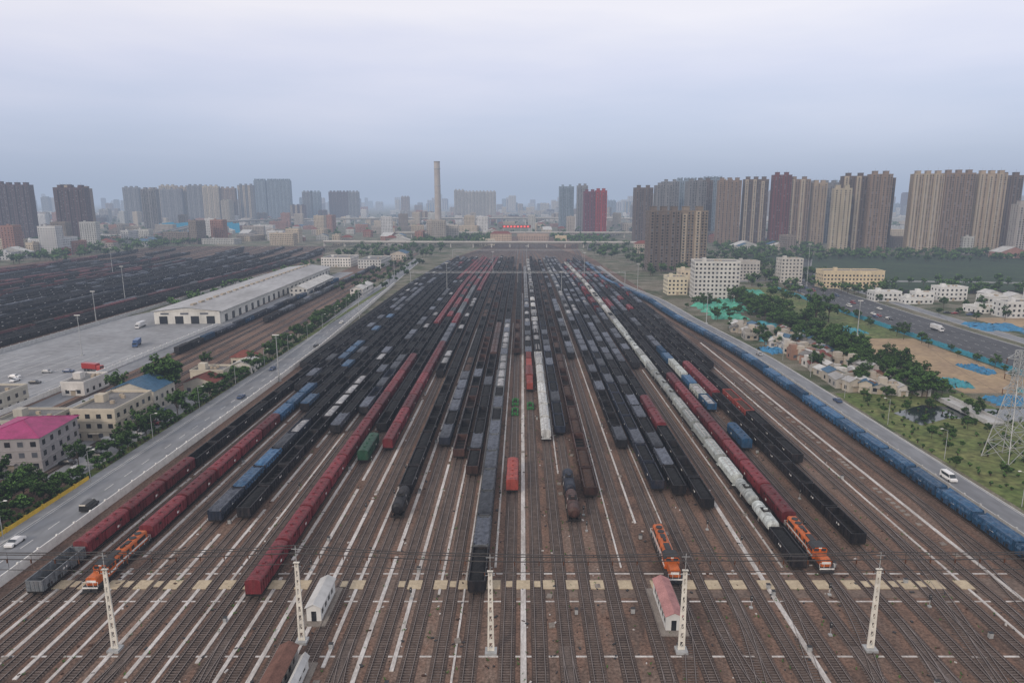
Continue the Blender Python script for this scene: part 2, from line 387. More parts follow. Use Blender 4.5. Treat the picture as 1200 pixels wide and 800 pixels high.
def tanker():
    b=MB(); L=12.5; under(b,L); n=14; r=1.45; zc=2.7
    rings=[(-L/2+.5,.55),(-L/2+.8,.92),(-L/2+1.2,1),(L/2-1.2,1),(L/2-.8,.92),(L/2-.5,.55)]
    base=len(b.v)
    for y,k in rings:
        for i in range(n):
            a=2*math.pi*i/n; b.v.append((math.cos(a)*r*k,y,zc+math.sin(a)*r*k))
    for q in range(len(rings)-1):
        for i in range(n):
            j=(i+1)%n; b.f.append((base+q*n+i,base+q*n+j,base+(q+1)*n+j,base+(q+1)*n+i)); b.m.append(0)
    b.f.append(tuple(base+i for i in range(n))); b.m.append(0)
    b.f.append(tuple(base+5*n+i for i in range(n))[::-1]); b.m.append(0)
    b.beam((0,0,4.0),(0,0,4.5),.5,0,k=10); b.box(-1,1,-1.2,1.2,4.2,4.26,1)
    for y in (-4,4):
        b.box(-1.2,1.2,y-.3,y+.3,1.2,1.9,1)
    for y in (-2.6,2.6): 
        b.prism([(math.cos(a)*1.48,zc+math.sin(a)*1.48) for a in [2*math.pi*i/14 for i in range(14)]],y-.05,y+.05,1,caps=False)
    for s in (-1,1): b.beam((s*1.5,.4,1.2),(s*1.2,.4,3.9),.04,3); b.beam((s*1.5,-.0,1.2),(s*1.2,-.0,3.9),.04,3)
    return b,L
def containerflat():
    b=MB(); L=13.4; under(b,L); b.box(-1.45,1.45,-L/2,L/2,1.2,1.35,1)
    for yc in (-3.3,3.3):
        b.box(-1.22,1.22,yc-3.03,yc+3.03,1.4,3.95,0)
        for s in (-1,1):
            for i in range(15):
                y=yc-2.8+i*.4; b.box(s*1.22-.05,s*1.22+.05,y-.09,y+.09,1.5,3.85,0)
            for t in (-1,1): b.box(s*1.18-.09,s*1.18+.09,yc+t*2.98-.08,yc+t*2.98+.08,1.38,3.99,0)
            b.box(s*.6-.03,s*.6+.03,yc-3.1,yc+3.1,3.95,3.98,0)
        for i in range(12): b.box(-1.1,1.1,yc-2.8+i*.5,yc-2.65+i*.5,3.95,3.985,0)
    return b,L
def loco():
    b=MB(); L=19.5
    b.box(-1.55,1.55,-L/2,L/2,1.2,1.5,1); b.box(-1.2,1.2,-3,3,.55,1.2,1)
    for s in (-1,1):
        yc=s*6.3
        for t in (-1,1):
            b.box(t*1.1-.12,t*1.1+.12,yc-2.5,yc+2.5,.5,1.0,1)
            for q in (-1.8,0,1.8):
                P=[(math.cos(2*math.pi*i/10)*.5,math.sin(2*math.pi*i/10)*.5) for i in range(10)]
                b.poly([(t*.85,yc+q+u,.78+v) for u,v in P],1)
        b.box(-.25,.25,s*L/2-.05 if s>0 else -L/2-.55,s*L/2+.55 if s>0 else -L/2+.05,.85,1.15,1)
        b.box(-1.4,1.4,s*(L/2+.12)-.1,s*(L/2+.12)+.1,.45,1.1,1)
        b.box(-1.5,1.5,s*(L/2+.03)-.04,s*(L/2+.03)+.04,1.2,1.48,2)
        for x in (-1.5,-.6,.6,1.5): b.beam((x,s*(L/2-.1),1.5),(x,s*(L/2-.1),2.5),.035,2)
        b.beam((-1.5,s*(L/2-.1),2.5),(-.6,s*(L/2-.1),2.5),.035,2); b.beam((.6,s*(L/2-.1),2.5),(1.5,s*(L/2-.1),2.5),.035,2)
    b.prism([(-1.05,1.5),(1.05,1.5),(1.05,2.9),(.8,3.15),(-.8,3.15),(-1.05,2.9)],-9.2,-6.0,0)
    b.box(-.9,.9,-9.24,-9.19,2.1,2.6,2)
    b.prism([(-1.5,1.5),(1.5,1.5),(1.5,3.7),(1.1,4.15),(-1.1,4.15),(-1.5,3.7)],-6.0,-3.4,0)
    b.prism([(-1.56,3.72),(-1.5,3.7),(-1.1,4.16),(1.1,4.16),(1.5,3.7),(1.56,3.72),(1.14,4.26),(-1.14,4.26)],-6.15,-3.25,1)
    for s in (-1,1):
        b.box(s*.75-.5,s*.75+.5,-6.03,-5.99,3.25,3.8,3)
        b.box(s*.75-.5,s*.75+.5,-3.41,-3.37,3.25,3.8,3)
        b.box(s*1.5-.03,s*1.5+.03,-5.6,-4.7,2.9,3.6,3); b.box(s*1.5-.03,s*1.5+.03,-4.5,-3.8,2.9,3.6,3)
        b.box(s*1.51-.03,s*1.51+.03,-5.9,-3.5,1.9,2.3,2)
    b.box(-.3,.3,-6.1,-5.95,3.88,4.1,2)
    b.prism([(-1.1,1.5),(1.1,1.5),(1.1,3.4),(.85,3.75),(-.85,3.75),(-1.1,3.4)],-3.4,9.2,0)
    for s in (-1,1):
        b.box(s*1.11-.03,s*1.11+.03,-3.2,9.0,1.9,2.25,2)
        for y in (-2.6,-1.2,1.2,3.0): b.box(s*1.12-.02,s*1.12+.02,y,y+1.0,2.45,3.2,1)
        b.box(s*1.12-.03,s*1.12+.03,5.2,8.4,2.5,3.3,1)
        b.beam((s*1.5,-3.3,2.5),(s*1.5,9.3,2.5),.035,2)
        for y in range(-3,10,2): b.beam((s*1.5,y,1.5),(s*1.5,y,2.5),.03,2)
    for y in (5.6,7.6): b.beam((0,y,3.75),(0,y,3.92),.72,1,k=12)
    b.box(-.6,.6,-2.6,.2,3.75,3.98,1); b.box(-.25,.25,1.2,2.4,3.75,4.15,1); b.box(-.5,.5,2.8,4.4,3.75,3.9,1)
    b.box(-.9,.9,9.18,9.24,2.1,2.6,2)
    return b,L
WG={}
def reg(n,bl,mats):
    b,L=bl; WG[n]=(b.mesh(n,mats),L)
reg('gc',gondola('coal'),[M_paint,M_under,M_coal,M_white])
reg('ge',gondola('empty'),[M_paint,M_under,M_floor,M_white])
reg('gr',gondola('rust'),[M_paint,M_under,M_rustload,M_white])
reg('gt',gondola('tarp'),[M_paint,M_under,M_tarp,M_white])
reg('gw',gondola('coal'),[M_paint,M_under,M_whiteload,M_white])
M_btarp=mat('blue_tarpaulin',(.03,.11,.22),rough=.5,var=.4,col2=(.010,.04,.095),scale=.7,fine=.3,rnd=.4,dust=((.3,.34,.38),.3))
reg('gb',gondola('tarp'),[M_paint,M_under,M_btarp,M_white])
reg('bx',boxcar(),[M_paint,M_under,M_coal,M_white])
reg('hp',hopper(),[M_paint,M_under,M_coal,M_strip])
reg('tk',tanker(),[M_paint,M_under,M_coal,M_strip])
reg('ct',containerflat(),[M_paint,M_under,M_coal,M_white])
reg('lo',loco(),[M_orange,M_dark,M_white,M_glass])
WNAME={'gc':'coal_wagon','ge':'open_wagon','gr':'scrap_wagon','gt':'covered_wagon','gw':'mineral_wagon','gb':'covered_wagon','bx':'boxcar','hp':'hopper_wagon','tk':'tank_wagon','ct':'container_wagon','lo':'locomotive'}
BK=(.014,.014,.017); BU=(.150,.022,.028); BL=(.014,.065,.14); GY=(.11,.12,.13); WH=(.46,.47,.46); GN=(.02,.08,.045); BR=(.055,.028,.023); NV=(.018,.025,.043); LG=(.38,.41,.40); RD=(.23,.045,.035)
def train(fn,y0,segs):
    y=y0; name='freight_train'
    if len(segs)==1 and segs[0][0]=='lo': name='diesel_locomotive'
    if len(segs)==1 and segs[0][2]-y0<12 and segs[0][0]=='bx': name='freight_wagon'
    root=bpy.data.objects.new(name,None); root.location=(fn(y0),y0,0); COL.objects.link(root)
    for ty,co,ye in segs:
        if ty=='gap': y=ye; continue
        ts=ty.split(); first=True
        while first or y+WG[ts[0]][1]*.6<ye:
            t=R.choice(ts); L=WG[t][1]; first=False
            yc=y+L/2+.3; x=fn(yc); rz=-math.atan2(fn(yc+4)-fn(yc-4),8)
            c=R.choice(co) if isinstance(co,list) else co
            place(WNAME[t],WG[t][0],(x-root.location.x,yc-y0,.0),rz,c,root)
            y+=L+.95
    return root
T=lambda x0,y0,*segs: train(ypath(x0),y0,list(segs))
D='gc ge gc ge gt gw gc'
T(-94,119,('ge',GY,130),('bx',BU,190),('ge gc',BK,480),(D,BK,900))
T(-84,120,('lo',BK,125),('bx',BU,232),('gb',BL,262),('gc ge gb',BK,430),('gt gc',BK,900))
T(-89,262,('gc ge gt',BK,600),('gc ge bx',BK,860)); T(-78.5,236,('gt gb gc',BK,330),('gc ge',BK,690),('bx gc',[BK,BU],880))
T(-99,300,('gc',BK,600),('gc gt',BK,840))
T(-72.5,149,('gb gt gw gt',NV,215),('gc ge',BK,720),(D,BK,900))
T(-66.5,151,('ge gc',BK,228),('gw gt ge gc',BK,330),('gc ge',BK,770),(D,[BK,BU],900))
T(-61,212,('gc gt ge',BK,640),('bx',BU,860)); T(-56.3,232,('gw gt ge gc',[BK,NV],330),('gc ge gw',BK,690),('bx',BU,900))
T(-51.5,118,('bx',BU,320),('gc ge',BK,400),('bx',BU,880))
T(-46.3,187,('bx',GN,190),('gap',BK,214),('ge gc',BK,430),('bx',[BU,BK,BU],850))
T(-41,197,('bx',BU,345),('gt ge',NV,400),('bx',[BU,BU,GY],900))
T(-35.5,285,('gc gw ge',BK,560),('bx',BU,880))
T(-30,151,('tk',BK,152),('gc ge',BK,760),(D,BK,920))
T(-24,200,('gt gc',[BK,NV],280),('gc ge gr',BK,900))
T(-18.7,190,('gt ge gc',[BK,BR],300),('gc ge',[BK,BR],880))
T(-13.8,177,('gc',BR,190),('gt ge gc',BK,320),('bx',BR,400),('gc ge',BK,900))
T(-8.8,119,('gc',BK,132),('gt gt gt gc',GY,260),('gt gw gc',GY,420),('gc ge',BK,760))
T(-2.6,166,('bx',RD,170)); T(-2.6,330,('ge gr',BR,420),('gc',BK,800))
T(3.0,262,('bx ct',[RD,RD,BU],330),('gt gw gc',BK,500),('hp',GY,760))
T(7.6,205,('gw hp hp gc',WH,330),('hp gw gc',[WH,GY,BK],860))
T(12.3,149,('tk',BR,164),('tk',NV,179),('gap',BK,211),('gt gc',[NV,BK],420),('gc ge',BK,900))
T(17.5,163,('gr ge',BR,300),('gr gc ge',[BR,BK],860))
T(23.5,320,('gc ge gt',BK,860))
T(30.5,123,('lo',BK,125)); T(30.5,198,('gc gt ge',BK,420),('gt gw gc',GY,880))
T(35.5,167,('gt gc gc',NV,420),('gt gw gc',[NV,BK],900))
T(40.5,164,('gt gt gc',BK,400),('gc gt ge',BK,880))
T(45.5,156,('ge gc',BK,218),('bx',BU,246),('gt gc ge',BK,460),('gw gt gc',NV,900))
T(51.5,300,('gc gt',BK,440),('bx ge',[BU,NV],800))
T(57,128,('gc',BK,138),('hp hp tk',LG,420),('hp gw gc',WH,820))
T(62.3,127,('lo',BK,130),('bx',BU,285),('gc ge',BK,430),('gt bx gc',[NV,BU],860))
T(68.5,197,('bx',BL,200),('gap',BK,236),('ct gb gw',[BL,LG],330),('gc gt',BK,840))
T(74,138,('ge',BK,250),('bx',BU,300),('gc ge',BK,460),('bx gt gc',[BU,NV,BK],880))
T(79.5,186,('ge gc',BK,228),('gr',RD,262),('ge gc',BK,840))
T(85,300,('ge gc',BK,420),('bx gt gc',[NV,BU,BK],820))
train(bpath(107),92,[('gb ct gb gb',BL,820)])
train(lambda y:-170-(y-150)*.008,330,[('gt gc ct',[BK,NV,BL],640)])
train(lambda y:-155-(y-150)*.02,420,[('gc gt',[BK,GY],820)])
for i,x in enumerate(LX):
    ys=max(300,-x/.765-70)
    if R.random()<.12: continue
    a=ys+R.choice([0,0,R.uniform(0,180)]); e=R.uniform(760,1100)
    co=R.choice([BK,BK,BK,NV,[BK,NV],BK]); ty=R.choice(['gc ge','gc ge','gt ge','gc'])
    if R.random()<(.12 if x>-400 else .38): co=[(.11,.022,.028),(.10,.03,.035),(.08,.02,.025),BK]; ty='bx ge'
    train(lpath(x),a,[(ty,co,a+(e-a)*R.uniform(.4,.7)),('gap',BK,a+(e-a)*.75) if R.random()<.3 else (ty,co,a+(e-a)*.72),('gc ge gt',BK,e)])
b=MB()
for s in (-1,1): b.box(s*.95-.25,s*.95+.25,-4,4,.3,.8,0); b.box(s*.95-.2,s*.95+.2,-1.5,1.5,.8,1.3,0)
b.box(-.5,.5,-3.5,-2.9,.3,1.2,0); b.box(-.5,.5,2.9,3.5,.3,1.2,0)
gm=b.mesh('retarder',[mat('green_paint',(.03,.15,.04),var=.35)])
for x,y in ((-2.6,236),(-2.6,248),(3.0,243)): place('wagon_retarder',gm,(x,y,0))

# ------------------------------------------------------------------ masts + wires
def mast(x,y,h=15):
    b=MB(); w0,w1=.44,.22
    for s in (-1,1): b.beam((s*w0,0,0),(s*w1,0,h),.23,0,.16)
    n=9
    for i in range(n):
        t0=i/n; t1=(i+1)/n; a=w0+(w1-w0)*t0; c=w0+(w1-w0)*t1
        b.box(-a,a,-.12,.12,h*t0+.3,h*t0+.9,0)
        b.beam((-a,0,h*t0+.5),(c,0,h*t1+.3),.06,0)
    b.box(-1.0,1.0,-.9,.9,0,.5,1); b.box(-.5,.5,-.25,.25,h,h+.2,0)
    b.beam((0,0,h+.1),(0,0,h+3.3),.07,1)
    b.beam((-.7,0,h+2.6),(.7,0,h+2.6),.05,1)
    b.beam((-.9,0,h-.6),(.9,0,h-.6),.06,1)
    for s in (-1,1): b.beam((s*.9,0,h-.6),(s*.9,0,h-.1),.09,2,k=6)
    return b.obj('catenary_mast',[M_mast,M_steel,M_insul],(x,y,0))
MX=[-101.5,-69.3,-38.2,-5.3,27,59.3,92.5,124]
MYs=[104,103.3,105.5,102.7,103,103.4,104,104]
for x,y in zip(MX,MYs): mast(x,y)
wb=MB()
def addw(p,q,sag,r=.035,n=10):
    p=Vector(p); q=Vector(q); pr=p
    for i in range(1,n+1):
        t=i/n; c=p.lerp(q,t); c.z-=sag*4*t*(1-t); wb.beam(pr,c,r,0); pr=c
for i in range(len(MX)-1):
    for z,s,r,dy in ((18.3,.35,.085,0),(17.6,.25,.08,.4),(16.9,.15,.09,0),(15.1,.05,.06,-.3)):
        addw((MX[i],MYs[i]+dy,z),(MX[i+1],MYs[i+1]+dy,z),s,r)
    for k in range(1,8):
        x=MX[i]+(MX[i+1]-MX[i])*k/8; yy=MYs[i]+(MYs[i+1]-MYs[i])*k/8
        wb.beam((x,yy,18.0),(x,yy,15.1),.03,0)
        wb.beam((x,yy-.15,16.9),(x,yy-.15,16.2),.11,1)
for z in (18.3,16.9): addw((-190,104,z),(-101.5,104,z),.8,.07); addw((124,104,z),(210,106,z),.8,.07)
wb.obj('overhead_wire',[M_wire,M_insul])
def gantry(y,x0,x1,h):
    b=MB(); n=int((x1-x0)/4)
    for x in (x0,(x0+x1)/2,x1):
        for s in (-.6,.6): b.beam((x,y+s,0),(x,y+s,h),.18,0)
    for z in (h,h-1.2):
        for s in (-.6,.6): b.beam((x0,y+s,z),(x1,y+s,z),.1,0)
    for i in range(n):
        xa=x0+(x1-x0)*i/n; xc=x0+(x1-x0)*(i+1)/n
        for s in (-.6,.6): b.beam((xa,y+s,h if i%2 else h-1.2),(xc,y+s,h-1.2 if i%2 else h),.06,0)
    b.obj('signal_gantry',[M_steel])
gantry(610,-100,92,13); gantry(905,-92,80,12)
def lightmast(x,y,h,n=6):
    b=MB(); b.beam((0,0,0),(0,0,h),.28,0,.12,k=8); b.box(-.8,.8,-.8,.8,0,.4,0)
    b.beam((-1.3,0,h-.2),(1.3,0,h-.2),.07,0)
    for i in range(n): xx=-1.2+2.4*i/(n-1); b.box(xx-.18,xx+.18,-.3,.1,h-.15,h+.25,1)
    b.beam((-1.0,0,h-1.2),(1.0,0,h-1.2),.05,0)
    return b.obj('floodlight_mast',[M_steel,M_white],(x,y,0))
for x,y,h in [(-103,280,20),(-104,430,22),(-62,560,25),(256,612,37),(-120,640,24),(60,660,26),(115,420,20),(-218,330,20),(-238,300,20),(-305,520,26),(-420,700,28),(-266,420,20),(5,760,26),(190,380,20),(95,560,24),(-30,700,24),(30,520,22)]: lightmast(x,y,h)
def streetlamp(x,y,side=1,h=9):
    b=MB(); b.beam((0,0,0),(0,0,h),.1,0,.06,k=6); b.beam((0,0,h),(side*1.8,0,h+.5),.05,0); b.box(min(side*1.5,side*2.2),max(side*1.5,side*2.2),-.15,.15,h+.42,h+.58,1)
    b.obj('street_lamp',[M_steel,M_white],(x,y,0))
for i in range(14): streetlamp(-117.2-(max(0,i*32-250))*.03,110+i*32,1)
for i in range(8): streetlamp(125,95+i*32,-1)
cab=MB(); cab.box(-.5,.5,-.4,.4,.1,1.5,0); cab.box(-.58,.58,-.48,.48,1.5,1.6,1); cab.box(-.55,.55,-.45,.45,0,.1,1); CABM=cab.mesh('cabinet',[M_steel,M_dark])
sg=MB(); sg.beam((0,0,0),(0,0,2.4),.06,0,k=6); sg.box(-.22,.22,-.12,.12,1.6,2.6,1); sg.box(-.1,.1,-.14,-.1,2.2,2.4,0); sg.box(-.3,.3,-.3,.3,0,.3,0); SGM=sg.mesh('signal',[M_steel,M_dark])
pl=MB()
for i in range(7): pl.box(-1.2+.02*i,1.2,-.25+i*.28-1,-.02+i*.28-1,.02,.28,0,rot=R.uniform(-.1,.1))
PLM=pl.mesh('sleeper_stack',[M_duct])
gaps=[(a+b_)/2 for a,b_ in zip(TX,TX[1:])]
for i in range(60):
    place('relay_cabinet',CABM,(R.choice(gaps)+R.uniform(-.3,.3),R.uniform(92,300),0),R.choice([0,math.pi/2]),scale=(.7,.7,.7))
for i in range(30):
    place('railway_signal',SGM,(R.choice(gaps),R.uniform(95,240),0))
for i in range(26):
    place('sleeper_pile',PLM,(R.choice(gaps),R.uniform(90,220),0),R.uniform(-.3,.3),scale=(.45,.7,1))
b=MB()
for i in range(2000):
    x=R.choice(gaps)+R.uniform(-1,1); y=60+R.random()**1.4*240; s=R.uniform(.08,.3); b.box(x,x+s*R.uniform(.6,2),y,y+s*R.uniform(.6,3),.02,.1+s*.4,R.choice([0,1,1,2]),bottom=False,rot=R.uniform(0,3))
b.obj('track_debris',[M_strip,M_dark,M_rustload])
b=MB()
for i in range(1300):
    x=R.choice(gaps)+R.uniform(-1,1); y=60+R.random()**1.5*300
    for k in range(5):
        a=R.uniform(0,6.28); s=R.uniform(.12,.4); dx,dy=math.cos(a)*s,math.sin(a)*s
        b.quad((x-dy*.3,y+dx*.3,.04),(x+dy*.3,y-dx*.3,.04),(x+dx+dy*.2,y+dy-dx*.2,.1+s*.7),(x+dx-dy*.2,y+dy+dx*.2,.1+s*.7),0)
b.obj('weeds',[M_leafA])

# ------------------------------------------------------------------ buildings
def facade(b,ax,pos,a0,a1,z0,z1,fh,ww,gap,out,wh=1.5,sill=.95,slab=True):
    nf=max(1,int((z1-z0)/fh+.3)); nw=max(1,int((a1-a0-gap*.6)/(ww+gap))); st=(a1-a0)/nw; e=.04*out
    for f in range(nf):
        zb=z0+f*fh+sill
        if zb+wh>z1-.1: continue
        for i in range(nw):
            c=a0+st*(i+.5); m=2 if R.random()<.78 else 3
            zz=zb; hh=wh
            if ax=='x': q=[(c-ww/2,pos+e,zz),(c+ww/2,pos+e,zz),(c+ww/2,pos+e,zz+hh),(c-ww/2,pos+e,zz+hh)]
            else: q=[(pos+e,c-ww/2,zz),(pos+e,c+ww/2,zz),(pos+e,c+ww/2,zz+hh),(pos+e,c-ww/2,zz+hh)]
            b.quad(*q,m)
        if slab and f>0:
            z=z0+f*fh; 
            if ax=='x': b.box(a0,a1,min(pos,pos+out*.16),max(pos,pos+out*.16),z-.12,z+.12,4)
            else: b.box(min(pos,pos+out*.16),max(pos,pos+out*.16),a0+.01,a1-.01,z-.12,z+.12,4)
BM=[M_wall,M_roof,M_win,M_win2,M_slab,M_trim,M_red]
def tower_mesh(w,d,h,bays=4,style=0,fh=3.0):
    b=MB(); W,D=w/2,d/2
    b.box(-W,W,-D,D,0,h,0,bottom=False)
    bw=w/bays
    for s in (-1,1):
        for i in range(bays):
            x0=-W+i*bw; pj=1.8 if i%2==0 else 0
            if pj:
                ya,yb=(s*D,s*(D+pj)); hh=h-(R.choice([0,3]) if style!=2 else 0)
                b.box(x0+bw*.12,x0+bw*.88,min(ya,yb),max(ya,yb),0,hh,0 if style!=1 else 5,bottom=False)
                facade(b,'x',yb,x0+bw*.12,x0+bw*.88,0,hh,fh,2.0,1.1,s,wh=1.8)
            else:
                facade(b,'x',s*D,x0,x0+bw,0,h,fh,1.7,1.2,s,wh=1.9,slab=False)
                for f in range(1,int(h/fh)):
                    z=f*fh; ya,yb=s*D,s*(D+1.1)
                    b.box(x0+bw*.28,x0+bw*.72,min(ya,yb),max(ya,yb),z-.1,z+.8,4)
        facade(b,'y',s*W,-D,D,0,h,fh,1.3,2.6,s,slab=True)
    b.box(-W-.25,W+.25,-D-.25,D+.25,h,h+.5,4)
    b.box(-W+.4,W-.4,-D+.4,D-.4,h+.5,h+.56,1,bottom=False)
    for i in range(max(1,bays//2)):
        xc=-W+w*(i+.5)/max(1,bays//2)
        b.box(xc-3,xc+3,-D*.5,D*.5,h+.56,h+4.6,0); b.box(xc-3.5,xc+3.5,-D*.55,D*.55,h+4.6,h+5.0,4)
        if style==2:
            for q in (-4.2,4.2): b.box(xc+q-.3,xc+q+.3,-D*.8,D*.8,h+.56,h+6.5,4)
            b.box(xc-4.6,xc+4.6,-D*.8,-D*.8+.5,h+6.5,h+7.1,4)
        b.beam((xc,0,h+5),(xc,0,h+9),.1,1)
    return b.mesh('tower',BM)
TM={}
def tower(x,y,w,d,h,col,rot=0,bays=4,style=0,name='apartment_tower'):
    k=(w,d,h,bays,style)
    if k not in TM: TM[k]=tower_mesh(w,d,h,bays,style)
    return place(name,TM[k],(x,y,0),rot,col)
BEI=(.30,.235,.17); TAN=(.21,.15,.112); PUR=(.085,.05,.055); GRY=(.18,.18,.19); CRM=(.38,.33,.25); MAR=(.13,.035,.035); LBL=(.19,.24,.29); DBR=(.115,.086,.075)
tower(152,748,34,18,64,(.16,.13,.115),.06,6,0); tower(185,756,30,18,64,(.21,.17,.135),.06,4,1)
for (u,Y,w,h,c,st,ro) in [
 (310,1250,34,108,GRY,0,.1),(345,1330,30,112,DBR,0,.1),(352,1500,44,116,LBL,2,0),(402,1480,40,118,LBL,2,0),(455,1530,44,116,BEI,0,.1),(300,1420,34,112,GRY,0,0),
 (225,1300,34,98,DBR,0,.05),(262,1290,34,102,GRY,0,.05),
 (352,1190,38,108,TAN,0,-.1),(400,1200,40,110,DBR,1,-.1),(440,1190,30,117,MAR,0,-.1),(472,1195,34,110,TAN,1,-.1),(505,1190,22,104,BEI,0,-.1),
 (530,1300,30,106,GRY,0,.1),
 (462,1010,24,92,CRM,0,-.2),(492,1040,34,110,DBR,1,-.15),(520,1020,30,112,TAN,0,-.15),(548,1060,26,108,DBR,0,-.15),
 (583,1010,40,112,BEI,1,-.2),(624,1005,40,113,TAN,0,-.2),(668,1000,36,112,BEI,1,-.2),(705,1015,30,110,DBR,0,-.2),(735,990,26,108,BEI,1,-.2),(765,985,34,111,TAN,0,-.2),
 (680,930,40,70,(.34,.31,.29),0,-.1),(726,925,36,66,(.36,.34,.31),0,-.1),(560,1250,40,100,GRY,0,0),(600,1350,44,108,GRY,0,0),(640,1400,44,110,LBL,0,0),
 (820,1000,40,110,BEI,0,-.2),(870,1020,40,110,TAN,0,-.2)]:
    tower(u,Y,w,17,h,c,ro,4 if w<35 else 6,st)
tower(148,1535,26,22,94,(.15,.03,.05),.05,4,0); tower(172,1528,24,22,96,(.30,.02,.02),.05,4,0)
tower(146,1700,26,20,110,GRY,0,4,0); tower(120,1900,40,20,112,LBL,0,4,0); tower(205,1900,40,20,96,GRY,0,6,0)
for (u,Y,w,h,c,st) in [(-1015,1340,50,106,PUR,0),(-962,1335,46,104,PUR,0),(-925,1420,24,102,GRY,0),(-905,1380,26,100,BEI,0),(-872,1390,24,98,TAN,0),(-800,1240,52,97,PUR,0),(-1070,1300,44,104,PUR,0),
 (-880,1650,34,100,GRY,0),(-1180,2350,70,112,GRY,0),(-1130,2500,60,110,GRY,0)]:
    tower(u,Y,w,18,h,c,.08,4 if w<35 else 6,st)
for i,x in enumerate([-1330,-1275,-1215,-1160,-1105,-1050,-1000,-945]):
    tower(x,2380+20*math.sin(i),52,20,[118,114,124,120,124,122,116,126][i],[GRY,BEI,CRM,BEI,GRY,CRM,TAN,GRY][i],.05,6,i%2)
for x in (-1010,-960,-915): tower(x,2700,44,20,150,LBL,0,6,2)
for x,c in ((-1010,GRY),(-890,GRY),(-780,PUR),(-740,PUR),(-700,GRY),(-860,LBL)): tower(x,2900,44,20,110,c,0,6,0)
for x in (-270,-225,-180,-135): tower(x,3000,44,20,R.choice([112,118]),(.33,.31,.28),0,6,0)
cols=[GRY,BEI,LBL,(.32,.32,.32),PUR,TAN,CRM]
std=[(44,20,90,6,0),(36,18,75,4,0),(52,20,105,6,1),(30,26,120,4,2),(60,18,60,6,0)]
for i in range(430):
    Y=R.uniform(2300,7500); x=R.uniform(-.78,.78)*Y
    u=x/Y; w,d,h,by,st=R.choice(std); hf=R.uniform(.5,1.12)
    if -.16<u<.1 and Y<4500: hf*=.55
    if Y<3000: hf*=.6
    tower(x,Y,w,d,h,R.choice(cols),R.uniform(-.3,.3),by,st).scale=(1,1,hf)
def block_mesh(w,d,h,kind=0,fh=3.2,pitch=.55):
    b=MB(); W,D=w/2,d/2
    b.box(-W,W,-D,D,0,h,0,bottom=False)
    for s in (-1,1):
        facade(b,'x',s*D,-W,W,0,h,fh,1.5,1.5,s,slab=(kind!=2)); facade(b,'y',s*W,-D,D,0,h,fh,1.4,1.9,s,slab=(kind!=2))
    b.box(-.9,.9,-D-.07,-D-.0,.0,2.3,5); b.box(-1.6,1.6,-D-1.1,-D,2.5,2.65,4)
    if kind==0:
        t=.25
        for (x0,x1,y0,y1) in ((-W-.1,W+.1,-D-.1,-D+t),(-W-.1,W+.1,D-t,D+.1),(-W-.1,-W+t,-D+t,D-t),(W-t,W+.1,-D+t,D-t)): b.box(x0,x1,y0,y1,h,h+.8,4)
        b.quad((-W+t,-D+t,h+.05),(W-t,-D+t,h+.05),(W-t,D-t,h+.05),(-W+t,D-t,h+.05),1)
        b.box(-W*.5-1.5,-W*.5+1.5,-1.5,1.5,h+.05,h+2.6,0); 
        for k in range(3): xx=R.uniform(-W*.1,W*.7); yy=R.uniform(-D*.5,D*.5); b.box(xx,xx+1.2,yy,yy+.9,h+.05,h+1.1,5)
    elif kind==1:
        e=.6; r=min(W,D)*pitch+.4
        P=[(-W-e,-D-e,h),(W+e,-D-e,h),(W+e,D+e,h),(-W-e,D+e,h)]
        if W>=D:
            A,B=(-W+D,0,h+r),(W-D,0,h+r)
            b.quad(P[0],P[1],B,A,1); b.quad(P[2],P[3],A,B,1); b.poly([P[1],P[2],B],1); b.poly([P[3],P[0],A],1)
        else:
            A,B=(0,-D+W,h+r),(0,D-W,h+r)
            b.poly([P[0],P[1],A],1); b.quad(P[1],P[2],B,A,1); b.poly([P[2],P[3],B],1); b.quad(P[3],P[0],A,B,1)
        b.quad(P[3],P[2],P[1],P[0],4)
        b.beam(A,B,.15,1)
        for p_,a_ in ((P[0],A),(P[1],B if W>=D else A),(P[2],B),(P[3],A if W>=D else B)): b.beam(p_,a_,.14,1)
    else:
        e=.5; r=W*.32+.4
        n=max(2,int((2*D)/1.2))
        b.quad((-W-e,-D-e,h-.1),(0,-D-e,h+r),(0,D+e,h+r),(-W-e,D+e,h-.1),1); b.quad((0,-D-e,h+r),(W+e,-D-e,h-.1),(W+e,D+e,h-.1),(0,D+e,h+r),1)
        for s in (-1,1): b.poly([(-W,s*D,h),(W,s*D,h),(0,s*D,h+r-.1)],0)
        for i in range(n+1):
            y=-D-e+i*(2*D+2*e)/n
            for sx in (-1,1): b.beam((0,y,h+r+.03),(sx*(W+e),y,h-.07),.06,1)
    return b
def block(x,y,w,d,h,col,rot=0,kind=0,roof=None,name='apartment_block',pitch=.55):
    ms=list(BM)
    if roof: ms[1]=roof
    return place(name,block_mesh(w,d,h,kind,pitch=pitch).mesh(name,ms),(x,y,0),rot,col)
block(-145,191,17,20,10,(.34,.32,.32),.10,1,M_roofM,'office_building',.28)
block(-136,218,14,22,9.8,(.50,.45,.36),.0,0,None,'office_building')
block(-160,214,16,14,6,(.4,.38,.33),.0,0,None,'workshop')
block(-141,244,17,15,8,(.55,.52,.45),0,2,M_roofB,'office_building')
block(-128,266,12,10,4.5,(.55,.5,.42),0,2,M_roofR,'small_house')
block(-133,284,14,10,4.5,(.5,.46,.38),0,0,None,'small_house')
block(-124,298,9,12,4,(.55,.52,.47),0,2,M_roofW,'small_house')
block(-130,312,10,8,4,(.5,.46,.38),0,1,M_roofR,'small_house')
block(-150,168,12,9,4,(.45,.42,.38),0,2,M_roofR,'small_house')
block(-168,176,14,12,6,(.45,.42,.38),0,0,None,'small_house')
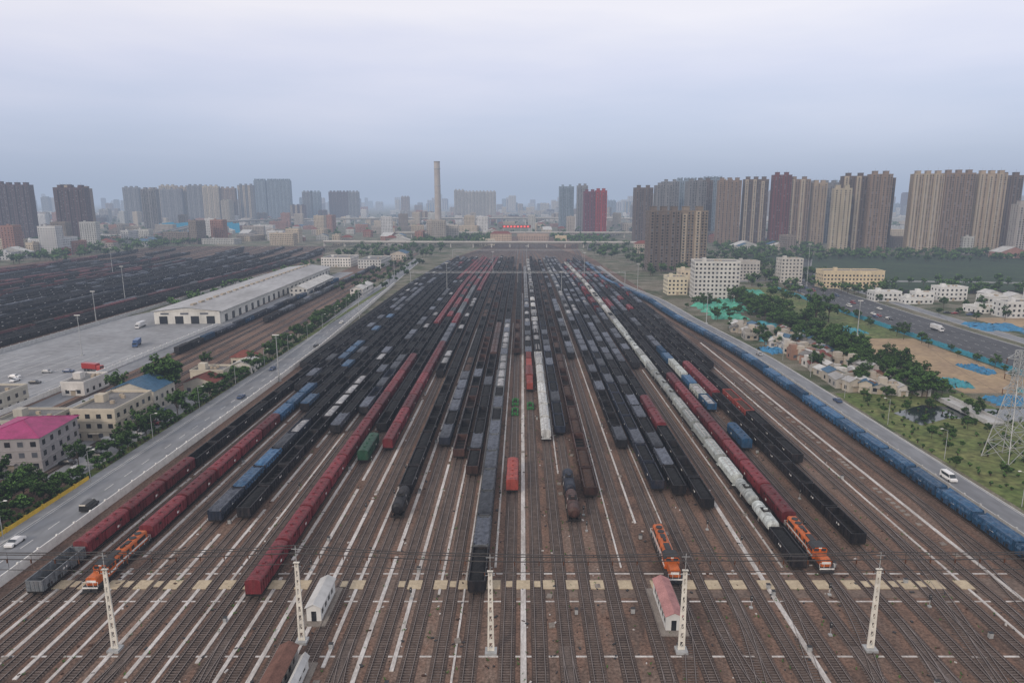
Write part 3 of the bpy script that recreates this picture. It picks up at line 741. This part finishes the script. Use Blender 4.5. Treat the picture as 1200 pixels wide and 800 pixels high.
block(-176,266,9,16,5,(.6,.58,.55),0,0,None,'gatehouse')
block(-193,240,14,16,7,(.5,.47,.4),0,0,None,'workshop')
b=MB(); x0,x1,y0,y1,h=-20,20,0,290,8
b.box(x0,x1,y0,y1,0,h,0,bottom=False)
b.quad((x0-2,y0-1,h-.1),(0,y0-1,h+2.4),(0,y1+1,h+2.4),(x0-2,y1+1,h-.1),1); b.quad((0,y0-1,h+2.4),(x1+2,y0-1,h-.1),(x1+2,y1+1,h-.1),(0,y1+1,h+2.4),1)
b.poly([(x0,y0-.02,h),(x1,y0-.02,h),(0,y0-.02,h+2.2)],0); b.poly([(x1,y1,h),(x0,y1,h),(0,y1,h+2.2)],0)
for i in range(24):
    y=8+i*12; b.box(-.9,.9,y,y+6,h+2.2,h+3.3,5); 
    for s in (x0,x1): b.box(s-.06 if s<0 else s-.02,s+.02 if s<0 else s+.06,y,y+4.5,0,4.6,2)
for i in range(4): b.box(x0+3+i*9.6,x0+8+i*9.6,y0-.07,y0,0,4.8,2)
for i in range(3): b.box(x0+4+i*12,x0+9+i*12,y0-.09,y0-.03,5.8,6.9,3)
for i in range(30): b.box(x0-2,x1+2,y0+i*10-.06,y0+i*10+.06,h-.3,h-.12,5)
b.obj('goods_warehouse',[M_wall,M_roofG,M_win,M_win2,M_slab,M_trim],(-208,418,0),.04,(.55,.54,.5))
block(-180,585,14,90,6,(.5,.49,.46),.04,2,M_roofW,'goods_shed'); block(-172,800,26,60,9,(.5,.5,.48),0,0,None,'depot_building')
block(-215,810,34,40,10,(.6,.58,.55),0,0,None,'depot_building'); block(-160,900,20,30,8,(.5,.45,.38),0,2,M_roofB,'depot_building')
block(-132,560,10,40,6,(.55,.53,.5),0,2,M_roofW,'depot_building')
b=MB(); b.poly([(-262,200,.04),(-186,200,.04),(-184,418,.04),(-200,425,.04),(-226,440,.04),(-254,470,.04),(-262,440,.04)]); b.obj('concrete_lot',[M_lot])
b=MB(); b.poly([(-188,418,.035),(-176,418,.035),(-180,730,.035),(-196,730,.035)]); b.obj('loading_apron',[M_lot])
b=MB()
for i in range(9): b.box(-258+i*8,-257.8+i*8,215,330,.045,.05,0,bottom=False)
b.obj('lot_marking',[M_mark])
def hut(x,y,w,d,h,roofm,name,wall=(.6,.6,.58)):
    b=MB(); W,D=w/2,d/2
    b.box(-W,W,-D,D,.25,h,0)
    b.prism([(-W-.25,h-.02),(0,h+.75),(W+.25,h-.02),(W+.25,h+.1),(0,h+.9),(-W-.25,h+.1)],-D-.3,D+.3,1)
    b.poly([(-W,-D,h),(W,-D,h),(0,-D,h+.7)],0); b.poly([(W,D,h),(-W,D,h),(0,D,h+.7)],0)
    n=int(d/2)
    for i in range(n):
        y0=-D+.6+i*(d-1.2)/n
        for s in (-1,1): b.box(s*W-.03,s*W+.03,y0,y0+.9,1.3,2.2,2)
    b.box(-.45,.45,-D-.04,-D,.25,2.2,2)
    b.box(-W-1.1,W+1.1,-D-1.5,D+1.5,.0,.22,3)
    return b.obj(name,[M_wall,roofm,M_win,M_duct],(x,y,0),0,wall)
hut(-37.8,116,2.6,9.5,2.9,M_roofW,'yard_hut'); hut(26.9,114.5,2.8,12,3.0,mat('pink_roof',(.40,.20,.19),var=.3,fine=.15),'yard_hut')
hut(-38.6,92,2.8,17,2.8,mat('brown_roof',(.16,.08,.06),var=.35,fine=.25),'yard_hut',(.3,.28,.26))
hut(-35.4,94,1.0,9,2.2,M_roofW,'equipment_shed')
block(150,532,34,22,29,(.58,.57,.54),-.1,0,None,'office_building')
block(126,560,16,18,14,(.6,.55,.42),0,0,None,'apartment_block'); block(141,585,14,16,17,(.58,.5,.38),0,0,None,'apartment_block')
block(288,600,52,18,15,(.58,.48,.32),-.05,0,None,'school_building')
block(250,640,20,14,22,(.5,.48,.44),0,0,None,'apartment_block'); block(216,660,22,14,18,(.45,.43,.4),0)
for i in range(13):
    block(278+i*13+R.uniform(-3,3),R.choice([470,500,520])+R.uniform(-8,8),R.uniform(12,24),R.uniform(9,16),R.choice([4,7,7,10]),(.6,.6,.58),R.uniform(-.1,.1),R.choice([0,0,2]),M_roofW,'low_building')
block(330,446,30,14,10,(.62,.62,.6),0,0,None,'office_building'); block(372,480,20,20,13,(.62,.62,.62),0,0,None,'office_building')
for i in range(95):
    y=R.uniform(258,400); x=bpath(112)(y)+R.uniform(18,46)
    if y>385 and x>140: continue
    block(x,y,R.uniform(3.5,8),R.uniform(4,9),R.uniform(2.6,4.6),R.choice([(.42,.38,.32),(.36,.34,.31),(.5,.48,.45),(.25,.15,.11)]),R.uniform(-.5,.5),R.choice([0,2,2,2]),R.choice([M_roofR,M_roofW,M_roofB,M_roofG,M_roof,M_roof]),'small_house')
LB=[]
for (w,d,h,k,rf) in [(30,12,18,0,None),(45,14,20,0,None),(22,14,9,2,M_roofB),(40,20,8,2,M_roofW),(18,12,12,1,M_roofR),(60,25,9,0,None),(26,14,24,0,None),(24,16,40,0,None)]:
    ms=list(BM)
    if rf: ms[1]=rf
    LB.append(block_mesh(w,d,h,k).mesh('lowrise',ms))
n=0
while n<800:
    Y=900+R.random()**1.2*3400; x=R.uniform(-.8,.8)*Y
    if -150<x<330 and Y<1500: continue
    if -620<x<-150 and Y<1180: continue
    if 100<x<620 and Y<1000 and x>170: continue
    place('city_building',R.choice(LB),(x,Y,0),R.uniform(-.25,.25)+R.choice([0,0,1.57]),R.choice([(.42,.42,.40),(.42,.36,.28),(.34,.31,.28),(.5,.5,.5),(.28,.15,.12),(.2,.17,.15)])); n+=1
block(-700,1010,60,20,12,(.6,.58,.56),0,0,None,'depot_building'); block(-650,960,30,14,9,(.5,.08,.07),0,2,M_roofR,'depot_building'); block(-745,1060,50,26,16,(.6,.6,.6),0,0,None,'depot_building')
b=MB()
for i in range(38): b.box(-930+i*5,-925.3+i*5,-.2,.2,0,22+ (i%7)*.5,0); b.beam((-927.5+i*5,1.5,0),(-927.5+i*5,.2,8),.15,1)
b.obj('site_hoarding',[mat('turquoise_sheet',(.01,.26,.45),var=.2),M_steel],(70,1640,0))
b=MB(); n=20; H=165
secs=[(0,8.8),(30,8.0),(80,7.5),(130,7.1),(H,7.0)]
for (za,ra),(zb,rb) in zip(secs,secs[1:]): b.beam((0,0,za),(0,0,zb),ra,0,rb,k=n)
for z in (60,110,150): b.beam((0,0,z),(0,0,z+1.2),8.2,1,8.2,k=n)
b.beam((0,0,H),(0,0,H+2.5),7.4,2,7.4,k=n)
b.obj('chimney',[mat('chimney_concrete',(.36,.32,.29),var=.25,scale=.03),M_steel,M_duct],(-206,1700,0))
def viaduct(name,path,w,hz,th=1.6):
    b=MB(); P=[Vector((x,y,0)) for x,y in path]; Q=[]
    for i in range(len(P)-1):
        n=max(1,int((P[i+1]-P[i]).length/30))
        for k in range(n): Q.append(P[i].lerp(P[i+1],k/n))
    Q.append(P[-1])
    for i in range(len(Q)-1):
        d=(Q[i+1]-Q[i]).normalized(); o=Vector((d.y,-d.x,0))
        h0=hz(i/len(Q)); h1=hz((i+1)/len(Q))
        def sec(p,h): return [(p.x+o.x*a,p.y+o.y*a,z) for a,z in ((-w/2,h+1),(-w/2+.3,h+1),(-w/2+.3,h),(w/2-.3,h),(w/2-.3,h+1),(w/2,h+1),(w/2,h-.6),(w/4,h-th-.8),(-w/4,h-th-.8),(-w/2,h-.6))]
        A=sec(Q[i],h0); B=sec(Q[i+1],h1); n0=len(b.v); b.v+=A+B; k=10
        for j in range(k):
            jj=(j+1)%k; b.f.append((n0+j,n0+jj,n0+k+jj,n0+k+j)); b.m.append(1 if j in(2,) else 0)
        if h0>4:
            for a in (-w*.2,w*.2): c=Q[i]+o*a; b.beam((c.x,c.y,0),(c.x,c.y,h0-th-.7),.9,0,k=8)
            A_=Q[i]-o*w*.3; B_=Q[i]+o*w*.3; b.beam((A_.x,A_.y,h0-th-1.3),(B_.x,B_.y,h0-th-1.3),.8,0)
    b.obj(name,[mat('viaduct_concrete',(.50,.48,.45),var=.2,scale=.05),M_asph])
viaduct('elevated_road',[(-740,1330),(-770,1600),(-760,1850),(-690,2000),(-560,2060)],18,lambda t:5+18*min(1,t*2),3)
viaduct('elevated_road',[(-560,2060),(-200,2120),(100,2160),(320,2080),(520,1900),(760,1800)],20,lambda t:23,3.2)
viaduct('road_bridge',[(-330,1150),(-190,1130),(-80,1125),(130,1120),(260,1110)],12,lambda t:9,2.4)
viaduct('road_bridge',[(-260,1420),(0,1425),(240,1420)],14,lambda t:11,2.6)
viaduct('elevated_road',[(330,1900),(230,1600),(150,1350),(118,1180),(104,1050)],9,lambda t:12*(1-t)+.5)
b=MB(); b.box(-30,30,0,.6,19,25,0); 
for i in range(8): b.box(-27+i*7,-23+i*7,-.2,0,20.5,23.5,1)
for x in (-27,-9,9,27): b.beam((x,.8,0),(x,.8,20),.5,2)
em=bpy.data.materials.new('lit_sign'); em.use_nodes=True; e=em.node_tree.nodes['Principled BSDF']; e.inputs['Base Color'].default_value=(.6,.05,.04,1); e.inputs['Emission Color'].default_value=(1,.12,.1,1); e.inputs['Emission Strength'].default_value=.9
b.obj('station_sign',[M_roofR,em,M_steel],(-12,1440,0))
block(-60,1180,26,12,10,(.55,.5,.4),0,0,None,'signal_box'); block(-40,1300,40,16,14,(.5,.38,.28),0,1,M_roofR,'station_building'); block(20,1320,60,18,12,(.4,.3,.24),0,0,None,'station_building')
block(70,1250,20,14,12,(.55,.45,.3),0,0,None,'apartment_block'); block(-130,1290,22,14,30,(.45,.42,.38),0,0,None,'apartment_block')
block(195,900,30,14,16,(.5,.38,.28),0,0,None,'apartment_block'); block(175,1000,24,14,14,(.45,.4,.33),0,1,M_roofR,'apartment_block')

# ------------------------------------------------------------------ roads etc.
def lroad(y): return -110.5-max(0,y-330)*.045
strip('road',pts(lroad,40,900,40),11,.05,M_road,kerb=True,marks=[(0,True),(-5.1,False),(5.1,False)])
strip('pavement',pts(lambda y:lroad(y)-7.4,40,600,40),3.2,.11,M_lot)
def rroad(y): return bpath(107)(y)+11.5
strip('road',pts(rroad,40,800,40),7,.05,M_road,kerb=True,marks=[(-3.2,False),(3.2,False)])
strip('road',[(238,180),(241,300),(244,450),(250,560),(262,640),(300,760),(360,900)],38,.05,M_asph,kerb=True,marks=[(0,True),(-9,True),(9,True),(-18.3,False),(18.3,False)])
strip('road',[(272,180),(272,330),(278,480),(290,620),(330,780)],9,.045,M_road,kerb=True)
strip('road',[(165,640),(260,655),(420,640),(620,600)],9,.055,M_road,kerb=True)
strip('road',[(-178,180),(-180,300),(-182,420)],9,.05,M_road)
sheet('pavement',-170,-121,176,262,.03,M_lot)
sheet('sand',176,217,262,372,.03,M_sand); sheet('sand',292,420,300,440,.03,M_sand)
sheet('grass',124,175,120,262,.03,M_grass); sheet('grass',168,218,372,600,.03,M_grass)
sheet('field',300,900,560,960,.03,M_field)
sheet('grass',-122.5,-119.3,40,600,.14,M_grass)
b=MB(); b.poly([(136,222,.06),(150,230,.06),(175,226,.06),(215,236,.06),(215,248,.06),(175,240,.06),(150,246,.06),(134,236,.06)]); b.obj('creek',[M_water])
b=MB(); b.box(158,164,222,252,.5,1.1,0); 
for x in (158.1,163.7): b.box(x,x+.2,222,252,1.1,2.0,0)
for y in (224,236,248): b.box(158.5,163.5,y,y+1,0,.5,0)
b.obj('footbridge',[M_kerb])
def wall(path,h,m,name,t=.25,post=6):
    b=MB()
    for (xa,ya),(xb,yb) in zip(path,path[1:]):
        L=math.hypot(xb-xa,yb-ya); n=max(1,int(L/post)); a=math.atan2(yb-ya,xb-xa)
        for i in range(n):
            u0=i/n; u1=(i+1)/n
            px,py=xa+(xb-xa)*u0,ya+(yb-ya)*u0; qx,qy=xa+(xb-xa)*u1,ya+(yb-ya)*u1
            mx,my=(px+qx)/2,(py+qy)/2; l=L/n
            b.box(mx-l/2+.12,mx+l/2-.12,my-t/2,my+t/2,0,h,0,rot=a); b.box(px-.2,px+.2,py-.2,py+.2,0,h+.25,0)
    return b.obj(name,[m])
wall(pts(lambda y:lroad(y)+7.0,50,620,60),2.2,M_white,'boundary_wall')
wall(pts(lambda y:bpath(107)(y)+5.6,50,700,50),1.9,M_kerb,'boundary_wall')
wall([(-186,205),(-186,410)],2,M_white,'boundary_wall'); wall([(-262,330),(-262,700)],2.2,M_kerb,'boundary_wall')
wall([(219,200),(219,600)],2.4,mat('blue_hoarding',(.05,.3,.42),var=.25),'site_hoarding'); wall([(-119,60),(-119,176)],1.1,M_yel,'crash_barrier')
wall([(300,560),(900,545)],3,M_dark,'field_fence',.3,12)
def net(x,y,w,d,col,h=1.6):
    b=MB(); n=14; z=[[0 if i in(0,n) or j in(0,n) else R.uniform(.2,h) for j in range(n+1)] for i in range(n+1)]
    jx=[[R.uniform(-.4,.4)*w/n for j in range(n+1)] for i in range(n+1)]
    ed=[R.uniform(.75,1.1) for k in range(n+1)]; ed2=[R.uniform(.75,1.1) for k in range(n+1)]
    P=lambda i,j:((-w/2+w*i/n)*ed[j]+jx[i][j],(-d/2+d*j/n)*ed2[i]+jx[j][i]*d/w,z[i][j]+.04)
    for i in range(n):
        for j in range(n):
            if R.random()<.05: continue
            b.quad(P(i,j),P(i+1,j),P(i+1,j+1),P(i,j+1))
    b.obj('dust_net',[M_net],(x,y,0),R.uniform(-.4,.4),col)
GC=(.08,.38,.27); CY=(.05,.27,.33); BC=(.035,.20,.38)
net(142,480,36,40,GC,3); net(158,515,30,26,GC,2); net(135,445,22,24,GC); net(186,560,26,40,GC,2)
for x,y,w,d,c in [(140,372,24,30,CY),(150,345,18,22,CY),(128,340,12,14,BC),(160,390,20,22,CY),(188,250,20,14,BC),(205,262,12,10,CY),(285,405,30,26,BC),(318,400,30,20,CY),(300,380,24,16,BC),(345,425,26,18,CY),(192,395,14,22,CY),(206,300,8,18,BC),(180,276,12,14,CY),(282,350,14,26,BC),(146,410,22,24,CY),(132,400,14,18,CY)]: net(x,y,w,d,c)
# ---------------- trees
def leafblob(b,c,r,n,ls,ma=0,mb=1,flat=.8):
    for i in range(n):
        v=Vector((R.gauss(0,1),R.gauss(0,1),R.gauss(0,1))); v.normalize(); v*=r*R.uniform(.45,1.08)
        p=Vector(c)+Vector((v.x,v.y,v.z*flat)); u=Vector((R.uniform(-1,1),R.uniform(-1,1),R.uniform(-.5,.5))).normalized(); w=u.cross(Vector((R.uniform(-1,1),R.uniform(-1,1),R.uniform(-1,1)))).normalized()
        s=ls*R.uniform(.6,1.3); u*=s; w*=s*.7
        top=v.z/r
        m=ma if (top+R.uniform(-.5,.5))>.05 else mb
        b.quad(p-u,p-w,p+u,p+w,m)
def tree_mesh(h,cr,seed):
    b=MB(); b.beam((0,0,0),(.1,.1,h*.45),.03*h*.6,2,.015*h,k=6)
    tips=[]
    for i in range(6):
        a=i*1.05+R.uniform(-.3,.3); l=cr*R.uniform(.45,.8); z=h*R.uniform(.5,.8); st=h*R.uniform(.3,.44)
        e=(math.cos(a)*l,math.sin(a)*l,z); b.beam((.07,.07,st),e,.012*h,2,.004*h,k=5); tips.append(e)
    b.beam((.1,.1,h*.44),(0,.2,h*.85),.014*h,2,.004*h,k=5); tips.append((0,.2,h*.84))
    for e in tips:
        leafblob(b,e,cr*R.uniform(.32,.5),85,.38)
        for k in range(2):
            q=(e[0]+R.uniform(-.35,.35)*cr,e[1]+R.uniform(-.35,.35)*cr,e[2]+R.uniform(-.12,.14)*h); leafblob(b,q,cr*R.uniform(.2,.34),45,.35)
    return b.mesh('tree',[M_leafA,M_leafB,M_bark])
TREES=[tree_mesh(8,3.0,i) for i in range(3)]+[tree_mesh(11,3.6,i) for i in range(2)]+[tree_mesh(6,2.4,9)]
def tree(x,y,s=1.0,i=None):
    place('tree',TREES[i] if i is not None else R.choice(TREES),(x,y,0),R.uniform(0,6.28),scale=(s*R.uniform(.9,1.1),s*R.uniform(.9,1.1),s*R.uniform(.85,1.15)))
for k in range(5): tree(-139+R.uniform(-3.5,3.5),256+R.uniform(-3,3),1.45,3+k%2)
y=140
while y<560:
    if not 200<y<206: tree(lroad(y)-10.2+R.uniform(-.6,.6),y,R.uniform(.55,.9))
    if R.random()<.4: tree(lroad(y)-15+R.uniform(-2,2),y+R.uniform(-3,3),R.uniform(.5,.8))
    y+=R.uniform(4,7.5)
for i in range(40): tree(R.uniform(-152,-120),R.uniform(130,170),R.uniform(.6,1.0))
for x,y in [(-152,232),(-155,252),(-122,206),(-124,228),(-150,270),(-146,278),(-152,290),(-143,300),(-120,320),(-125,330),(-128,350),(-158,200)]: tree(x,y,R.uniform(.6,1.0))
y=255
while y<520:
    for k in range(3): tree(158+R.uniform(-8,10)+(y-255)*.02,y+R.uniform(-2,2),R.uniform(.75,1.2))
    y+=R.uniform(4,7)
for i in range(80):
    y=R.uniform(262,520); tree(bpath(112)(y)+R.uniform(16,60),y,R.uniform(.45,.9))
for x,y in [(184,425),(188,432),(193,424),(190,436),(176,455),(172,470),(180,412)]: tree(x,y,1.5,4)
for i in range(30): tree(R.uniform(207,217),260+i*11+R.uniform(-3,3),R.uniform(.4,.8))
for i in range(55): tree(R.uniform(124,172),R.uniform(140,262),R.uniform(.25,.6))
for i in range(50): tree(R.uniform(268,460),R.uniform(420,560),R.uniform(.5,.9))
def mass(name,fn,n,hr,k,ls):
    b=MB()
    for i in range(n):
        x,y=fn(); h=R.uniform(*hr); r=h*.42
        b.beam((x,y,0),(x,y,h*.5),.2,2,k=4)
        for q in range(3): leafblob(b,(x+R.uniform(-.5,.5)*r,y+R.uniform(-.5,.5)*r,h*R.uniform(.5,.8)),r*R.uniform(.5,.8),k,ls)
    b.obj(name,[M_leafA,M_leafB,M_bark])
def rect(x0,x1,y0,y1): return lambda:(R.uniform(x0,x1),R.uniform(y0,y1))
mass('tree_mass',rect(130,300,640,900),230,(7,13),26,1.0)
mass('tree_mass',rect(205,620,545,640),200,(5,10),26,.9)
mass('tree_mass',rect(300,760,850,990),260,(7,12),20,1.3)
mass('tree_mass',rect(100,480,900,1160),260,(8,13),18,1.4)
mass('tree_mass',rect(-190,-60,1140,1420),190,(9,15),18,1.5)
mass('tree_mass',rect(60,170,1140,1400),100,(9,14),18,1.5)
mass('tree_mass',rect(-260,-120,880,1140),110,(7,12),20,1.2)
mass('tree_mass',rect(-700,-560,820,1180),150,(9,15),18,1.4)
mass('tree_mass',rect(-900,-560,1150,1330),200,(9,14),16,1.5)
mass('tree_mass',rect(-160,-118,560,880),80,(4,8),22,.9)
mass('tree_mass',rect(-262,-240,470,860),60,(4,8),22,.9)
def fr():
    Y=R.uniform(1400,3800); return (R.uniform(-.8,.8)*Y,Y)
mass('tree_mass',fr,1000,(9,16),8,2.4)
def sh(): y=R.uniform(60,560); return (lroad(y)-9.6+R.uniform(-.7,.7),y)
mass('hedge',sh,420,(1.3,2.2),10,.35)
def sh2(): return (R.uniform(124,175),R.uniform(120,262))
mass('shrubs',sh2,300,(.6,1.8),8,.35)
# ---------------- lattice pylon
b=MB(); H=33; w0=4.2; w1=.9
def wd(z): return w0+(w1-w0)*min(1,z/24) if z<24 else w1
zs=[0,5,9.5,13.5,17,20,22.5,24.5,26.5,28.5,30.5,H]
for s,t in ((-1,-1),(1,-1),(1,1),(-1,1)):
    for a,c in zip(zs,zs[1:]): b.beam((s*wd(a),t*wd(a),a),(s*wd(c),t*wd(c),c),.16,0)
for a,c in zip(zs,zs[1:]):
    for (s,t),(s2,t2) in (((-1,-1),(1,-1)),((1,-1),(1,1)),((1,1),(-1,1)),((-1,1),(-1,-1))):
        b.beam((s*wd(a),t*wd(a),a),(s2*wd(c),t2*wd(c),c),.08,0); b.beam((s2*wd(a),t2*wd(a),a),(s*wd(c),t*wd(c),c),.08,0); b.beam((s*wd(c),t*wd(c),c),(s2*wd(c),t2*wd(c),c),.08,0)
for z in (21.5,26,30.5):
    for s in (-1,1):
        for t in (-.8,.8): b.beam((s*.9,t,z),(s*5,0,z+.6),.1,0); b.beam((s*.9,t,z+1.6),(s*5,0,z+.6),.08,0)
        b.beam((s*5,0,z+.6),(s*5,0,z-1),.12,1,k=6)
b.obj('transmission_pylon',[M_steel,M_insul],(143,191,0),.3)
wb=MB()
for s in (-1,1):
    for z in (20.5,25,29.5): addw((143+s*5,191,z),(190+s*6,20,z),3,.03,8); addw((143+s*5,191,z),(240+s*6,460,z),6,.03,12)
wb.obj('power_line',[M_wire])
# ---------------- vehicles
M_carp=mat('car_paint',rough=.3,var=.05,objcol=True,spec=.5)
def car_mesh(kind):
    b=MB(); L,W,H={'car':(4.5,.9,1.45),'van':(5.2,.95,2.1)}[kind]
    h=L/2
    side=[(-h,.35),(-h,.75),(-h+.15,.9),(-h+1.1,.98),(-h+1.7,H-.05),(-h+2.1,H),(h-1.1,H),(h-.35,1.0),(h-.02,.9),(h,.4)] if kind=='car' else [(-h,.4),(-h,.95),(-h+.6,1.15),(-h+1.3,H-.1),(-h+1.7,H),(h-.15,H),(h,H-.3),(h,.4)]
    n=len(b.v); k=len(side)
    for s in (-1,1):
        for y,z in side: b.v.append((s*(W if z<1.05 else W*.82),y,z))
    for i in range(k):
        j=(i+1)%k; b.f.append((n+i,n+j,n+k+j,n+k+i)); 
        gl = kind=='car' and i in (3,6) or kind=='van' and i==2
        b.m.append(1 if gl else 0)
    b.f.append(tuple(n+i for i in range(k))); b.m.append(0); b.f.append(tuple(n+k+i for i in range(k))[::-1]); b.m.append(0)
    for s in (-1,1):
        if kind=='car': b.poly([(s*W*.9,-h+1.3,1.03),(s*W*.9,h-.6,1.03),(s*W*.84,h-1.15,H-.1),(s*W*.84,-h+1.85,H-.1)],1)
        else: b.poly([(s*W*.9,-h+1.0,1.2),(s*W*.9,h-.4,1.2),(s*W*.84,h-.4,H-.2),(s*W*.84,-h+1.4,H-.2)],1)
        for y in (-h+.85,h-.85):
            b.beam((s*(W-.2),y,.33),(s*(W+.02),y,.33),.33,2,k=10)
        b.box(s*.65-.15,s*.65+.15,-h-.02,-h+.05,.62,.76,3)
    return b.mesh(kind,[M_carp,M_glass,M_dark,M_white])
CM={'car':car_mesh('car'),'van':car_mesh('van')}
CC=[(.7,.7,.7),(.02,.02,.022),(.3,.31,.32),(.65,.64,.6),(.25,.03,.03),(.04,.07,.15)]
def car(x,y,rot=0,k='car',c=None): place('parked_car' if k=='car' else 'parked_van',CM[k],(x,y,.06),rot,c or R.choice(CC))
for i in range(12): car(-126-(i%2)*6,182+i*5.1,1.57+R.uniform(-.05,.05))
for i in range(7): car(-150+i*2.9,233)
car(-107.7,158,3.14,'van',(.02,.02,.02)); car(-113,140,0,'car',(.7,.7,.7)); car(-113,300,0); car(-108,350,3.14); car(-113,420,0); car(-109,255,3.14)
car(117,176,0,'van',(.75,.75,.75)); car(120,250,3.14); car(117.5,330,.1); 
for i in range(26): car(R.choice([232,236,246,251])+R.uniform(-.5,.5),R.uniform(420,640),0,R.choice(['car','van']))
for i in range(30): car(R.uniform(285,420),R.uniform(448,466),1.57)
for i in range(16): car(R.uniform(-240,-195),R.uniform(225,300),R.choice([0,1.57]))
b=MB()
b.box(-1.2,1.2,-3,5,1.2,3.6,0); 
for i in range(14):
    for s in (-1,1): b.box(s*1.2-.05,s*1.2+.05,-2.9+i*.58,-2.7+i*.58,1.3,3.5,0)
b.prism([(-1.15,.6),(1.15,.6),(1.15,2.3),(.95,2.9),(-.95,2.9),(-1.15,2.3)],-5.2,-3.3,0); b.box(-.95,.95,-5.24,-5.18,1.7,2.5,1); b.box(-1,1,-3.3,5,.8,1.15,2)
for y in (-4.3,1.8,3.4):
    for s in (-1,1): b.beam((s*.85,y,.5),(s*1.18,y,.5),.5,2,k=10)
lm=b.mesh('lorry',[M_carp,M_glass,M_dark])
place('lorry',lm,(-193,298,.05),1.3,(.34,.035,.03)); place('lorry',lm,(-203,352,.05),.3,(.05,.10,.22)); place('lorry',lm,(-230,405,.05),.1,(.6,.6,.6)); place('lorry',lm,(244,395,.05),0,(.6,.6,.6))

# ------------------------------------------------------------------ haze (even absorbing volume, its own emission stands in for scattered daylight)
b=MB(); b.box(-15500,15500,-2900,21500,-5,240,0)
hz=bpy.data.materials.new('haze'); hz.use_nodes=True; N=hz.node_tree.nodes; L=hz.node_tree.links; N.remove(N['Principled BSDF'])
out=N['Material Output']; ab=N.new('ShaderNodeVolumeAbsorption'); ab.inputs['Color'].default_value=(0,0,0,1); sig=.00020; ab.inputs['Density'].default_value=sig
em=N.new('ShaderNodeEmission'); em.inputs['Color'].default_value=(.375,.445,.575,1); em.inputs['Strength'].default_value=sig
ad=N.new('ShaderNodeAddShader'); L.new(ab.outputs[0],ad.inputs[0]); L.new(em.outputs[0],ad.inputs[1]); L.new(ad.outputs[0],out.inputs['Volume'])
b.obj('haze',[hz])

# ------------------------------------------------------------------ world + sun
w=bpy.data.worlds.new('World'); S.world=w; w.use_nodes=True; N=w.node_tree.nodes; L=w.node_tree.links
bg=N['Background']; sky=N.new('ShaderNodeTexSky'); sky.sky_type='NISHITA'; sky.sun_disc=False
sky.sun_elevation=math.radians(26); sky.sun_rotation=math.radians(215); sky.air_density=1; sky.dust_density=3
sc1=N.new('ShaderNodeVectorMath'); sc1.operation='SCALE'; sc1.inputs['Scale'].default_value=.03; L.new(sky.outputs[0],sc1.inputs[0])
tc=N.new('ShaderNodeTexCoord'); sp=N.new('ShaderNodeSeparateXYZ'); L.new(tc.outputs['Generated'],sp.inputs[0])
nz=N.new('ShaderNodeTexNoise'); nz.inputs['Scale'].default_value=1.8; nz.inputs['Detail'].default_value=5; nz.inputs['Roughness'].default_value=.5
mp=N.new('ShaderNodeMapping'); mp.inputs['Scale'].default_value=(1,1,5.5); L.new(tc.outputs['Generated'],mp.inputs[0]); L.new(mp.outputs[0],nz.inputs['Vector'])
ma=N.new('ShaderNodeMath'); ma.operation='MULTIPLY_ADD'; L.new(nz.outputs['Fac'],ma.inputs[0]); ma.inputs[1].default_value=.17; ma.inputs[2].default_value=-.085
mb_=N.new('ShaderNodeMath'); mb_.operation='ADD'; L.new(ma.outputs[0],mb_.inputs[0]); L.new(sp.outputs['Z'],mb_.inputs[1])
cr=N.new('ShaderNodeValToRGB'); L.new(mb_.outputs[0],cr.inputs[0]); E=cr.color_ramp.elements
E[0].position=0; E[0].color=(.38,.45,.60,1); E[1].position=1; E[1].color=(.68,.66,.68,1)
for p,c in ((.05,(.43,.49,.65)),(.11,(.53,.57,.73)),(.17,(.67,.67,.80)),(.24,(.86,.82,.86)),(.45,(.80,.77,.79))):
    e=E.new(p); e.color=(*c,1)
ad=N.new('ShaderNodeMix'); ad.data_type='RGBA'; ad.blend_type='ADD'; ad.inputs['Factor'].default_value=1; L.new(cr.outputs[0],ad.inputs[6]); L.new(sc1.outputs[0],ad.inputs[7])
L.new(ad.outputs[2],bg.inputs[0]); bg.inputs[1].default_value=1.0
sd=bpy.data.lights.new('sun','SUN'); sd.energy=1.5; sd.angle=math.radians(10); sd.color=(1,.86,.72)
so=bpy.data.objects.new('sun',sd); COL.objects.link(so)
az=math.radians(215); el=math.radians(26)
dv=Vector((math.sin(az)*math.cos(el),math.cos(az)*math.cos(el),math.sin(el)))
so.rotation_euler=dv.to_track_quat('Z','Y').to_euler()
# ------------------------------------------------------------------ camera
cd=bpy.data.cameras.new('camera'); co=bpy.data.objects.new('camera',cd); COL.objects.link(co); S.camera=co
cd.lens=24; cd.sensor_width=36; cd.clip_end=40000; cd.clip_start=1; cd.shift_x=-.01
co.location=(0,0,75); co.rotation_euler=(math.radians(90-11.65),0,0)
S.view_settings.view_transform='Standard'; S.view_settings.look='None'; S.view_settings.exposure=0
